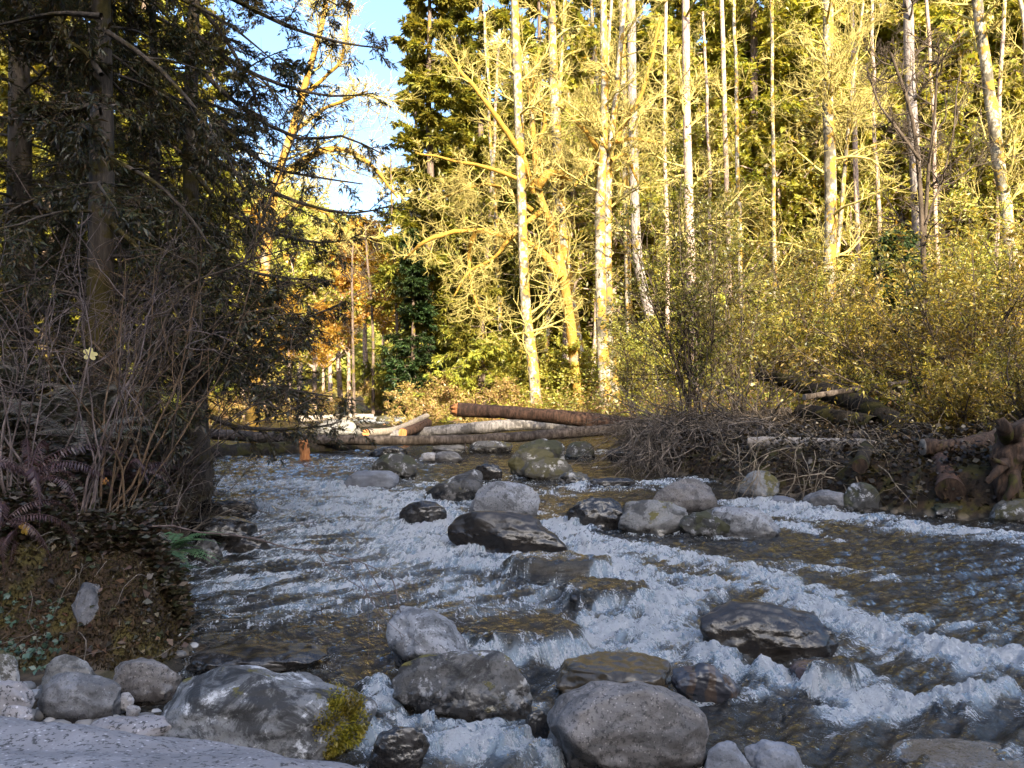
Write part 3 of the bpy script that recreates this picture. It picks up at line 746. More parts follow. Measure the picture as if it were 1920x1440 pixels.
L_('fallen_log', [at(858, 768, 22), at(960, 774, 22), at(1060, 783, 22), at(1160, 795, 22), at(1240, 803, 22)], .185, .22, BARK_RED, 'reddish log raised at its splintered end above the other logs', 2, WOOD_RAW_SUNLIT, (2, 0), 3, splinter=1.2)
L_('fallen_log', [at(700, 822, 25), at(800, 810, 25), at(900, 802, 25), at(985, 796, 25), at(1090, 800, 26)], .17, .19, BARK_GREY, 'silvery barked log lying behind the long thin log', 3, WOOD_PALE, (1, 0), 2)
L_('fallen_log', [at(755, 812, 23), at(780, 803, 24.5), at(802, 793, 26)], .14, .15, BARK_RED, 'short log with a raw orange cut end pointing at the viewer', 4, WOOD_RAW_SUNLIT, (1, 0), 1)
L_('fallen_log', [at(686, 812, 23.2), at(740, 806, 25.5), at(800, 780, 30)], .12, .10, WOOD_PALE, 'slim pale log with two raw cut ends beside the sunlit boulder', 5, WOOD_RAW_SUNLIT, (1, 0), 2)
L_('fallen_log', [at(300, 866, 18), at(400, 858, 18.6), at(500, 848, 19.4), at(590, 842, 20), at(700, 836, 21)], .30, .20, BARK_MOSSY, 'thick dark waterlogged trunk lying low behind the orange stump post', 6, WOOD_DARK, (0, 2), 2)
L_('broken_post', [at(571, 872, 17.6), at(572, 850, 17.6), at(569, 829, 17.6)], .125, .10, WOOD_RAW_SUNLIT, 'snapped post painted sunlit orange standing in the water against the long log', 7, WOOD_RAW_SUNLIT, (0, 2), cat='post', group='', splinter=1.0, k=16)  # orange wood colour stands in for a dapple of sun
L_('fallen_log', [at(560, 786, 34), at(640, 782, 34.5), at(700, 781, 35)], .14, .12, WOOD_PALE, 'far pinkish log at the bend of the sunlit river', 8, WOOD_PALE, (1, 1))
# right shore
L_('fallen_log', [at(1425, 700, 20), at(1500, 722, 18.5), at(1600, 752, 17), at(1690, 800, 15.5)], .16, .24, BARK_MOSSY, 'mossy fallen trunk slanting down through the willow leaves', 9, BARK_MOSSY, (2, 2), 3)
L_('fallen_log', [at(1508, 745, 15.4), at(1560, 737, 15.6), at(1640, 725, 16), at(1700, 716, 16.3)], .06, .045, BARK_LOG, 'thin grey-barked pole lying across the slanting mossy trunk', 10, WOOD_PALE, (1, 0), 2)
L_('fallen_log', [at(1500, 772, 17.2), at(1560, 782, 16.2), at(1640, 800, 15.2)], .17, .2, BARK_MOSSY, 'dark trunk end lying under the slanting mossy trunk', 12, WOOD_DARK, (1, 0))
L_('fallen_log', [at(1405, 830, 13.5), at(1500, 831, 13), at(1580, 834, 12.6), at(1640, 838, 12.2)], .095, .11, WOOD_PALE, 'bleached pale log on top of the dark undercut shore', 13, WOOD_PALE, (0, 1))
L_('fallen_log', [at(1612, 874, 10.9), at(1622, 850, 11.6), at(1632, 836, 12.6)], .1, .12, BARK_MOSSY, 'short lichen-blotched log poking out of the bank towards the viewer', 14, WOOD_DARK, (1, 0))
L_('fallen_log', [at(1730, 838, 11), at(1800, 838, 11), at(1880, 826, 11.3), at(1990, 822, 11.5)], .11, .16, WOOD_DARK, 'dark log with patches of bare white wood behind the upturned stump', 15, WOOD_PALE, (2, 0))
L_('fallen_log', [at(1782, 920, 10), at(1772, 880, 10.6), at(1755, 850, 11.2)], .17, .12, BARK_RED, 'stubby brown log leaning down the undercut bank', 16, WOOD_DARK, (1, 0))
def gnarl(mb, b, s):
    v = mb.v[0]; q = (v+b)*np.array([1, 1, .45])
    c = v-v.mean(0); c[:, 2] = 0
    mb.v[0] = v+nrm(c)*(s*(fbm(q*9, 4, 5)+.6*(1-np.abs(noise(q*16, 8)))))[:, None]
def rootwad():
    rng = R(61); c = at(1905, 880, 9.8)
    t = thing('tree_stump', 'upturned dark stump with gnarled roots standing on the shore edge', 'stump', (c[0], c[1], gz1(c[0], c[1])))
    b = np.array(t.location)
    mb = MB(); P = poly([at(1895, 955, 9.7), at(1890, 880, 9.8), at(1900, 830, 9.9), at(1960, 800, 10.3)], 60)
    rad = np.linspace(.12, .22, 60); tubes(mb, P[None]-b, rad[None]*(1+.2*noise(P*6, 3))[None], 40); gnarl(mb, b, .05); mb.obj('trunk', WOOD_DARK, t)
    for k, (a, e, r) in enumerate([((1890, 830), (1876, 785), .09), ((1890, 850), (1850, 905), .07), ((1895, 870), (1884, 940), .075), ((1900, 830), (1930, 790), .08), ((1905, 860), (1950, 870), .08), ((1890, 870), (1862, 860), .05)]):
        p = poly([at(*a, 9.8), (at(*a, 9.75)+at(*e, 9.5))/2+rng.normal(size=3)*.04, at(*e, 9.6)], 12)
        mb = MB(); tubes(mb, p[None]-b, (np.linspace(r, r*.45, 12)*(1+.2*rng.normal(size=12)*.4))[None], 24); gnarl(mb, b, .025); mb.obj('root', WOOD_DARK, t)
rootwad()

# ------------------------------------------------------------------ foliage and bark colours
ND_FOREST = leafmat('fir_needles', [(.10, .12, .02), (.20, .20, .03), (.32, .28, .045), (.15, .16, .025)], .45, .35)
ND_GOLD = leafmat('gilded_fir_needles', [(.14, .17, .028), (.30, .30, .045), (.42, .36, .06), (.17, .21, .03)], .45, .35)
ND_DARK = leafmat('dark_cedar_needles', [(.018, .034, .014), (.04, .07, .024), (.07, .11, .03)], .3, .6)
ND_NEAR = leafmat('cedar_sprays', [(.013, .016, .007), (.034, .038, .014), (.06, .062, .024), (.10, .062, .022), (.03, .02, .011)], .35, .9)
LF_GOLD = leafmat('golden_leaves', [(.46, .29, .04), (.58, .40, .07), (.50, .25, .04), (.50, .42, .08)], .5, .5)
LF_YELLOW = leafmat('yellow_green_leaves', [(.30, .31, .05), (.44, .42, .08), (.22, .26, .045), (.50, .38, .08)], .5, .5)
LF_WILLOW = leafmat('willow_leaves', [(.12, .11, .02), (.26, .21, .035), (.40, .30, .05), (.17, .15, .025), (.44, .29, .06)], .45, .7)
LF_OLIVE = leafmat('olive_willow_leaves', [(.07, .08, .018), (.14, .14, .028), (.26, .22, .04), (.09, .10, .022)], .4, .7)
LF_TAN = leafmat('dry_undergrowth', [(.34, .19, .08), (.46, .31, .14), (.22, .13, .05), (.34, .28, .06), (.18, .19, .04)], .35, .8)
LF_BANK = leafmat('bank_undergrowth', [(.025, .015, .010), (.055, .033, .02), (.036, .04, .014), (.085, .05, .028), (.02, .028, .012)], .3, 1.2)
LF_SHORE_SHADED = leafmat('shaded_shore_litter', [(.012, .009, .006), (.03, .02, .012), (.05, .032, .018), (.02, .018, .008), (.09, .055, .02)], .3, 1.2)  # dark brown litter, with the bank's shade put into its colour
LF_FERN = leafmat('sword_fern_green', [(.06, .13, .06), (.10, .19, .08), (.12, .2, .09)], .35, 3)
LF_FERNGREY = leafmat('faded_fern', [(.09, .085, .06), (.15, .13, .10), (.11, .075, .055)], .3, 3)
LF_FERNRED = leafmat('withered_fern', [(.045, .022, .024), (.09, .045, .045), (.07, .032, .026)], .3, 3)
LF_IVY = leafmat('ivy_leaves', [(.03, .055, .03), (.055, .10, .06), (.04, .07, .03)], .25, 3, .06)
BK_ALDER = barkmat('alder_bark', (.17, .145, .10), (.46, .41, .33), 3, .42, (.30, .18, .035), .6, patch=.8, side=(.5, 0, 0), mscale=3.2)
BK_MAPLE = barkmat('mossy_maple_bark', (.22, .17, .11), (.40, .32, .2), 3, .85, (.30, .175, .035), .5, mscale=2)
BK_MOSSLIMB = barkmat('moss_sleeve', (.20, .11, .02), (.34, .20, .04), 6, 1.0, (.30, .175, .03), 1, mscale=3)
BK_PINK = barkmat('pink_grey_bark', (.27, .19, .15), (.46, .36, .3), 4, .12, (.36, .22, .03), .4)
BK_FIR = barkmat('fir_bark', (.07, .05, .04), (.19, .14, .11), 4, .25, (.16, .12, .02), .2)
BK_GREYFIR = barkmat('grey_fir_bark', (.16, .135, .13), (.30, .265, .25), 4, .1, (.2, .14, .03), .25)
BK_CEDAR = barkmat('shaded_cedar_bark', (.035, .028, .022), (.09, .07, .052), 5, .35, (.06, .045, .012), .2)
TW_PALE = barkmat('pale_twigs', (.33, .27, .08), (.52, .43, .15), 4)
TW_DARK = barkmat('dark_twigs', (.045, .033, .024), (.10, .075, .055), 4)
TW_GREY = barkmat('grey_stems', (.065, .045, .038), (.185, .14, .12), 5, patch=.3)
TW_RUST = barkmat('rusty_stems', (.075, .045, .025), (.18, .115, .065), 5)
TW_STRAW = barkmat('straw_twigs', (.12, .09, .06), (.32, .25, .17), 5)
TW_BRUSH = barkmat('brush_twigs', (.035, .028, .022), (.22, .175, .135), 2.5)

def trunk_obj(P, rad, mat, parent, base, sides=14, seed=0, name='trunk', rough=.12):
    mb = MB(); rad = rad*(1+rough*.6*noise(np.stack([np.linspace(0, 9, len(P)), 0*rad, 0*rad+seed], 1), seed))
    tubes(mb, (P-base)[None], rad[None], sides); return mb.obj(name, mat, parent)

# ------------------------------------------------------------------ bare broadleaved trees
def bare_tree(name, label, stems, limbs, bark, twig, seed, n1=24, L1=(1.4, 3.4), n2=9, n3=7, t0=.3, group='bare trees along the far bank', limbmat=None, trop=.05, rt=.012, limb_n=9, cat='tree', sides3=3):
    rng = R(seed)
    pts0, d0 = stems[0][0], stems[0][1]
    b = at(*pts0[0], d0); b[2] = gz1(b[0], b[1])
    t = thing(name, label, cat, b, group)
    srcP, srcR = [], []
    for pts, d, r0, r1 in stems:
        W = [at(p[0], p[1], d) for p in pts]
        if W[0][2] > 0 and pts is pts0: W[0] = np.array([W[0][0], d, b[2]-.2])
        P = poly(W, 30); P[:, 1] += .12*noise(P*.5, seed); rad = r0+(r1-r0)*np.linspace(0, 1, 30)
        trunk_obj(P, rad, bark, t, b, 16, seed)
        srcP.append(P); srcR.append(rad)
    LP, LR = [], []
    for pts, d, r0, r1 in limbs:
        P = poly([at(p[0], p[1], d+.35*rng.normal()) for p in pts], 30)
        P += .06*np.stack([noise(P*1.3, seed+1), noise(P*1.3, seed+2), noise(P*1.3, seed+3)], 1)
        rad = r0+(r1-r0)*np.linspace(0, 1, 30); rad *= 1+.3*noise(P*2.5, seed+5)
        trunk_obj(P, rad, limbmat or bark, t, b, 12, seed, 'limb', .3)
        LP.append(P); LR.append(rad)
    Q, QR = spawn(rng, np.array(srcP), np.array(srcR), n1, t0, 1, 62, 14, lambda pl, tt, u: (L1[0]+(L1[1]-L1[0])*u)*(1.25-.6*tt), 8, .16, (0, 0, trop), .38, .02, rmax=.06)
    Q1, Q1R = Q, QR
    if LP:
        Q2, Q2R = spawn(rng, np.array(LP), np.array(LR), limb_n, .15, 1, 60, 18, lambda pl, tt, u: .5+1.6*u, 8, .2, (0, 0, trop), .3, .018, rmax=.04)
        Q1 = np.concatenate([Q, Q2]); Q1R = np.concatenate([QR, Q2R])
    mb = MB(); tubes(mb, Q1-b, Q1R, 5)
    A, AR = spawn(rng, Q1, Q1R, n2, .15, 1, 48, 15, lambda pl, tt, u: pl*(.25+.4*u)*(1.15-.5*tt), 6, .2, (0, 0, trop), .6, rt)
    tubes(mb, A-b, AR, 4)
    C, CR = spawn(rng, A, AR, n3, .15, 1, 42, 15, lambda pl, tt, u: pl*(.3+.45*u), 5, .22, (0, 0, trop), .7, rt*.72)
    tubes(mb, C-b, CR, sides3)
    mb.obj('crown', twig, t)
    return t
bt = bare_tree
bt('alder_tree', 'white-barked alder with a long mossy limb rising toward the sky gap', [([(1006, 760), (1000, 690), (985, 560), (976, 300), (965, 0), (962, -200)], 34, .26, .15)],
   [([(1000, 360), (973, 283), (910, 190), (860, 130), (836, 92)], 34, .16, .05), ([(988, 342), (930, 318), (870, 305), (780, 285)], 34, .12, .04)], BK_ALDER, TW_PALE, 201, 28, (1.4, 4), 8, 6, .3, limbmat=BK_MOSSLIMB)
bt('alder_tree', 'slender white alder swaying slightly between the two mossy maples', [([(1094, 770), (1088, 690), (1070, 560), (1052, 400), (1042, 230), (1033, 0), (1028, -200)], 36, .29, .17)], [], BK_ALDER, TW_PALE, 202, 26, (1.4, 3.6), 8, 6, .35)
bt('maple_tree', 'golden moss-covered maple with an arched limb hung over the river', [([(1090, 770), (1074, 640), (1056, 520), (1035, 430), (1008, 350), (1000, 250), (985, 120)], 35, .27, .09)],
   [([(1052, 520), (1010, 468), (950, 443), (870, 432), (800, 452), (758, 485)], 35, .2, .06), ([(1020, 392), (960, 440), (930, 480), (880, 510), (850, 555)], 34.5, .12, .04), ([(1010, 350), (1025, 328), (1045, 326), (1072, 332)], 35, .22, .18),
    ([(1000, 310), (1020, 230), (1000, 160), (1010, 100)], 35, .1, .04), ([(890, 436), (880, 480), (884, 540), (905, 590)], 34.8, .12, .04), ([(1000, 395), (930, 350), (880, 352), (830, 372)], 35, .11, .03)], BK_MAPLE, TW_PALE, 203, 20, (1.2, 3), 8, 6, .4, limbmat=BK_MOSSLIMB, limb_n=16)
bt('maple_tree', 'twin-stemmed maple, one stem white and one orange with moss, mid forest edge', [([(1138, 770), (1128, 600), (1125, 400), (1130, 300), (1134, 150), (1128, -100)], 33, .27, .13), ([(1156, 770), (1143, 600), (1140, 400), (1146, 270), (1160, 130), (1176, -60)], 33, .2, .09)],
   [([(1132, 292), (1100, 250), (1065, 212), (1043, 195)], 33, .12, .05), ([(1142, 288), (1170, 232), (1205, 170), (1240, 30)], 33, .13, .06), ([(1150, 264), (1190, 260), (1242, 270)], 33, .11, .05), ([(1146, 302), (1172, 290), (1187, 318), (1197, 346)], 33, .1, .04), ([(1128, 310), (1100, 325), (1075, 350)], 33, .1, .04)], BK_ALDER, TW_PALE, 204, 22, (1.2, 3.4), 8, 6, .4, limbmat=BK_MOSSLIMB)
bt('alder_tree', 'grey trunk with dark blotches standing just behind the twin-stemmed maple', [([(1226, 770), (1218, 600), (1195, 480), (1188, 300), (1183, 0), (1180, -200)], 38, .27, .2)], [], BK_GREYFIR, TW_PALE, 205, 18, (1, 2.6), 8, 6, .4)
bt('alder_tree', 'pinkish lit straight trunk rising from the olive willow shrubs', [([(1304, 790), (1298, 600), (1292, 400), (1288, 200), (1284, -200)], 28, .2, .12)], [], BK_PINK, TW_PALE, 206, 22, (1, 2.8), 8, 7, .35)
bt('alder_tree', 'bright white-barked alder with tiers of pale horizontal twigs over yellow shrubs', [([(1552, 790), (1554, 690), (1557, 400), (1553, 200), (1551, 0), (1549, -200)], 31, .27, .17), ([(1570, 480), (1585, 300), (1600, 150), (1622, -20)], 31, .09, .05)],
   [], BK_ALDER, TW_PALE, 207, 40, (1.4, 3.6), 8, 6, .25)
bt('alder_tree', 'leaning white alder at the right edge of the forest', [([(1922, 790), (1906, 560), (1886, 390), (1868, 270), (1848, 120), (1825, -50), (1805, -220)], 29, .26, .15)], [], BK_ALDER, TW_PALE, 208, 24, (1.2, 2.8), 9, 7, .3)
bt('alder_tree', 'purplish grey trunk half hidden by conifer boughs and a dark sapling', [([(1730, 790), (1722, 420), (1706, 150), (1698, -150)], 33, .26, .18)], [], BK_GREYFIR, TW_DARK, 209, 20, (1, 2.6), 8, 6, .3)
bt('young_tree', 'dark leafless sapling with upswept forks before the purplish grey trunk', [([(1738, 800), (1733, 600), (1730, 450), (1722, 300), (1702, 190), (1672, 100)], 19, .075, .03), ([(1731, 470), (1742, 330), (1752, 200), (1760, 90)], 19, .05, .02)],
   [([(1728, 300), (1680, 240), (1640, 170), (1625, 120)], 19, .035, .015), ([(1733, 420), (1770, 330), (1790, 230), (1800, 120)], 19, .03, .012)], TW_DARK, TW_DARK, 210, 16, (.5, 1.6), 8, 6, .35, rt=.006)
bt('alder_tree', 'slim pale trunk between the pinkish trunk and the dark fir', [([(1370, 770), (1366, 500), (1360, 250), (1350, -100)], 40, .16, .1)], [], BK_PINK, TW_PALE, 211, 24, (1, 2.8), 9, 7, .25)
bt('alder_tree', 'thin pale stem above red undergrowth just past the bright white alder', [([(1618, 770), (1612, 620), (1606, 400), (1600, 100), (1596, -100)], 36, .15, .08)], [], BK_PINK, TW_PALE, 212, 20, (1, 2.4), 8, 6, .3)
bt('alder_tree', 'pale lit trunk showing close behind the grey blotched trunk', [([(1182, 770), (1178, 560), (1172, 300), (1165, 0), (1160, -150)], 41, .2, .13)], [], BK_ALDER, TW_PALE, 213, 20, (1, 2.6), 8, 6, .35)
SL = 'slim pale alder among many in the sunlit wood'
slim = bt('alder_tree', SL, [([(1455, 770), (1452, 500), (1449, 250), (1446, -80)], 39, .13, .07)], [], BK_ALDER, TW_PALE, 215, 22, (.8, 2.2), 7, 5, .25, group='slim alders in the sunlit wood')
slim2 = bt('alder_tree', SL, [([(1248, 770), (1252, 500), (1246, 250), (1250, -80)], 37, .12, .07)], [], BK_PINK, TW_PALE, 216, 22, (.8, 2.2), 7, 5, .25, group='slim alders in the sunlit wood')
for i, (px, d, sc_) in enumerate([(1020, 42, 1.1), (1110, 39, .95), (1160, 45, 1.1), (1340, 38, .9), (1395, 36, 1.0), (1655, 38, 1.0), (1690, 44, 1.15), (1770, 36, .9), (1800, 41, 1.05), (1855, 37, 1.0), (945, 41, 1.0), (900, 44, 1.0), (1960, 36, 1.0)]):
    c_ = dup((slim, slim2)[i % 2], np.array([(px-960)/F*d, d, gz1((px-960)/F*d, d)]), i*1.37, sc_, SL); c_.rotation_euler = (.07*math.sin(i*2.3), .075*math.sin(i*3.7+1), i*1.37)
# the bare trees about the bend
bt('maple_tree', 'mossy orange maple whose limbs cross the blue sky behind the cedars', [([(468, 790), (488, 600), (502, 450), (522, 330), (562, 200), (604, 40), (620, -60)], 25, .2, .06)],
   [([(520, 335), (600, 285), (652, 284), (705, 318), (745, 372)], 25, .14, .03), ([(505, 430), (560, 385), (610, 400), (650, 440)], 25, .08, .03), ([(545, 250), (610, 205), (690, 170)], 25, .08, .02), ([(570, 180), (640, 110), (655, 0)], 25, .08, .02)], BK_MAPLE, TW_PALE, 214, 18, (1, 2.4), 9, 7, .35, limbmat=BK_MOSSLIMB, limb_n=14, group='bare trees at the river bend')
for k, (lab, st, d, r) in enumerate([('straight dark leafless tree tallest in front of the orange hillside', [(746, 780), (744, 600), (735, 400), (733, 290)], 44, .11),
        ('forked dark leafless tree in front of the orange hillside', [(700, 775), (698, 600), (688, 480), (684, 420)], 45, .1),
        ('thin dark leafless tree nearest the water bend', [(664, 775), (662, 640), (660, 520), (663, 440)], 42, .09)]):
    bt('young_tree', lab, [(st, d, r, .04)], [], BK_FIR, TW_DARK if k else TW_PALE, 220+k, 16, (.6, 2), 7, 5, .3, group='bare trees at the river bend')

# ------------------------------------------------------------------ conifers
def conifer(name, label, loc, seed, Ht=28, r=.3, hb=3., cw=3.2, nb=80, ntw=14, ncard=22, L=.24, W=.055, droop=.35, needles=None, bark=None, tex=.95, group=None, lean=(0, 0), limbs=None, limbR=.05, twL=.34, k2=0, twmat=None, cat='tree', rlimb=.035):
    rng = R(seed); needles = needles or ND_FOREST; bark = bark or BK_FIR
    t = thing(name, label, cat, loc, group)
    zz = np.linspace(-.3, Ht, 40); P = np.stack([lean[0]*zz/Ht+.12*noise(np.stack([zz*.2, 0*zz, 0*zz], 1), seed), lean[1]*zz/Ht, zz], 1)
    rad = r*(1-np.linspace(0, 1, 40)**1.2*.93)*(1+.35*np.exp(-np.clip(zz, 0, 99)/.4))
    trunk_obj(P, rad, bark, t, np.zeros(3), 14, seed)
    h = hb+(Ht-hb)*rng.random(nb)**1.1; tt = (h-hb)/(Ht-hb)
    az = rng.uniform(0, 2*np.pi, nb)
    Ln = cw*(1-tt)**.75*rng.uniform(.55, 1.1, nb)+.25
    st = np.stack([np.interp(h, zz, P[:, 0]), np.interp(h, zz, P[:, 1]), h], 1)
    d = np.stack([np.cos(az), np.sin(az), rng.normal(.15, .18, nb)+.35*tt-.1], 1)
    k = 9; Q = np.zeros((nb, k, 3)); Q[:, 0] = st; d = nrm(d)
    for i in range(1, k):
        u = i/(k-1); d = nrm(d+rng.normal(size=(nb, 3))*.07+np.array([0, 0, 1.])*(-droop*.30+droop*.42*u)); Q[:, i] = Q[:, i-1]+d*(Ln/(k-1))[:, None]
    QR = (rlimb*(.5+.5*Ln/cw))[:, None]*np.linspace(1, .2, k)[None]
    if limbs:
        E = np.array([poly(np.asarray(l)-np.asarray(loc), k) for l in limbs]); Q = np.concatenate([Q, E]); QR = np.concatenate([QR, np.repeat(np.linspace(limbR, limbR*.22, k)[None], len(E), 0)])
    lm = MB(); tubes(lm, Q, QR, 5)
    T, TR = spawn(rng, Q, QR, ntw, .12, 1, 52, 14, lambda pl, t_, u: pl*twL*(1.15-.75*t_)*(.5+.7*u)+.06, 6, .10, (0, 0, -droop*.16), .5, .003, flat=.75)
    nm = MB()
    if k2:
        U, UR = spawn(rng, T, TR, k2, .1, 1, 45, 12, lambda pl, t_, u: pl*.42*(1.1-.6*t_)*(.5+.7*u)+.04, 5, .12, (0, 0, -droop*.22), .6, .002, flat=.7)
        tubes(lm, T, TR, 3)
        tubes(lm, U, UR*.8, 3)
        leaf_along(rng, nm, U, ncard, L, W, .02, 40, 14, droop*.25, .8); leaf_along(rng, nm, T, ncard, L, W, .3, 45, 14, droop*.25, .8)
    else:
        leaf_along(rng, nm, T, ncard, L, W, .0, 38, 18, droop*.35, .9)
    multi('crown', [(lm, twmat or bark), (nm, needles)], t)
    return t
def px_loc(px, d, dz=0.0):
    x = (px-960)/F*d; return np.array([x, d, gz1(x, d)+dz])
# the wall of conifers behind the bare trees: a few grown ones, then copies
FAR_LABEL = 'tall sunlit conifer packed in the green wall behind the bare trees'
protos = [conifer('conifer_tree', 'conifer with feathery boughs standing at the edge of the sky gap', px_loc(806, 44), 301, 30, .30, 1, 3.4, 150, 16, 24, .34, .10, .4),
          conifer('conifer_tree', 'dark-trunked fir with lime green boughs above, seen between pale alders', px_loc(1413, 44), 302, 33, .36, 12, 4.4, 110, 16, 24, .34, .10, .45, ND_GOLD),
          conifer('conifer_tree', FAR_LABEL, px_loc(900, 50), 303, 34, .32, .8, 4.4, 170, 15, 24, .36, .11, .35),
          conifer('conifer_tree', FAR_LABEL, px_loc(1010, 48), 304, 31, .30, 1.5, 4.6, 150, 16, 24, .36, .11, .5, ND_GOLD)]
FG = 'conifers behind the bare trees'
for p in protos[2:]: p['group'] = FG
rng = R(91)
spots = [(1110, 47), (1175, 52), (1250, 46), (1330, 53), (1480, 47), (1545, 55), (1620, 45), (1690, 50), (1770, 43), (1840, 49), (1900, 42), (1960, 47), (2040, 44),
         (860, 58), (960, 60), (1060, 61), (1150, 62), (1290, 60), (1390, 63), (1470, 60), (1600, 61), (1720, 58), (1800, 60), (1880, 58), (1980, 57), (780, 70), (880, 74), (1000, 76), (1120, 75), (1240, 77), (1350, 78), (1500, 76), (1650, 74), (1830, 74), (2080, 52)]
for i, (px, d) in enumerate(spots):
    dup(protos[2+int(rng.integers(2))] if rng.random() < .75 else protos[0], px_loc(px, d), rng.uniform(0, 6.28), rng.uniform(.85, 1.15), FAR_LABEL, FG)
BG = 'sunlit conifers behind the shaded left bank'
for px, d in [(-80, 30), (20, 36), (90, 28), (190, 38), (270, 33), (360, 44), (-20, 48), (120, 52), (300, 55), (400, 60)]:
    dup(protos[2+int(rng.integers(2))], px_loc(px, d), rng.uniform(0, 6.28), rng.uniform(.75, 1.0), 'sunlit conifer glimpsed through the dark cedars of the near bank', BG)
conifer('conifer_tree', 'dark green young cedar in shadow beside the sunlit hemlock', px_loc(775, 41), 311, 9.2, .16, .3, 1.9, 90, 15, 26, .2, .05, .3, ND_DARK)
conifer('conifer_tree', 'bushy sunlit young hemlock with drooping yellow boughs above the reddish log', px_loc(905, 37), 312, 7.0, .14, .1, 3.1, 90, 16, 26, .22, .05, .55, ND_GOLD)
conifer('conifer_tree', 'short dark conifer deep in the willow thicket', px_loc(1690, 24), 313, 5.6, .12, .3, 2.3, 80, 14, 24, .17, .04, .45, ND_DARK)

# leafy golden trees at the bend and on the far hill
def leafy(name, label, loc, seed, Ht, cw, leaf, bark, nb=26, per=16, nl=26, L=.22, W=.14, group=None, t0=.25):
    rng = R(seed); t = thing(name, label, 'tree', loc, group)
    P = poly([(0, 0, -.3), (.1*cw*rng.normal(), 0, Ht*.4), (.1*cw*rng.normal(), 0, Ht*.75), (0, 0, Ht)], 24); rad = np.linspace(.018*Ht, .02, 24)
    trunk_obj(P, rad, bark, t, np.zeros(3), 10, seed)
    Q, QR = spawn(rng, P[None], rad[None], nb, t0, 1, 55, 14, lambda pl, tt, u: cw*(.5+.6*u)*(1.2-.75*tt), 8, .15, (0, 0, .06), .5, .02)
    A, AR = spawn(rng, Q, QR, per, .15, 1, 50, 16, lambda pl, tt, u: pl*(.2+.35*u), 6, .2, (0, 0, .03), .6, .008)
    lm = MB(); tubes(lm, Q, QR, 5); tubes(lm, A, AR, 3)
    mb = MB(); leaf_along(rng, mb, A, nl, L, W, .1, 60, 20, .3, .3, bend=.2); multi('crown', [(lm, bark), (mb, leaf)], t)
    return t
lt = leafy('golden_tree', 'golden autumn tree in the group at the river bend', px_loc(640, 62), 321, 13, 3.6, LF_GOLD, BK_PINK, group='autumn trees at the river bend')
lt2 = leafy('golden_tree', 'yellow-green autumn tree in the group at the river bend', px_loc(540, 56), 322, 12, 3.6, LF_YELLOW, BK_PINK, group='autumn trees at the river bend')
for i, (px, d, s) in enumerate([(690, 70, 1.15), (590, 50, .85), (470, 64, 1.1), (420, 48, .9), (720, 62, .8), (500, 44, .7), (655, 54, .7), (350, 54, 1.), (560, 74, 1.1), (620, 84, 1.2), (610, 46, .5), (455, 40, .6), (540, 42, .5)]):
    p = (lt, lt2)[i % 2]; dup(p, px_loc(px, d), i*1.9, s, p['label'])
for i, (px, d, s) in enumerate([(1020, 45, .9), (1150, 44, 1.1), (1260, 42, 1.0), (1350, 46, 1.2), (1450, 43, 1.0), (1500, 49, 1.3), (1600, 41, 1.0), (1660, 46, 1.25), (1760, 40, 1.05), (1830, 44, 1.2), (1920, 38, 1.0), (960, 50, 1.2), (860, 52, .9), (1090, 51, 1.35), (1990, 42, 1.2), (1060, 43, 1.5), (1190, 47, 1.7), (1290, 45, 1.6), (1380, 50, 1.8), (1430, 46, 1.5), (1530, 44, 1.6), (1580, 52, 1.9), (1640, 50, 1.7), (1710, 43, 1.5), (1790, 46, 1.7), (1870, 43, 1.5), (1940, 46, 1.8), (990, 56, 1.7), (1120, 57, 1.9), (1230, 56, 1.9), (900, 50, 1.3), (930, 58, 1.6), (1330, 43, 1.2), (1480, 55, 2.0)]):
    dup(lt2, px_loc(px, d), i*1.3, s, 'thin-crowned yellow tree among the bare trunks of the wood', 'yellow trees inside the wood')
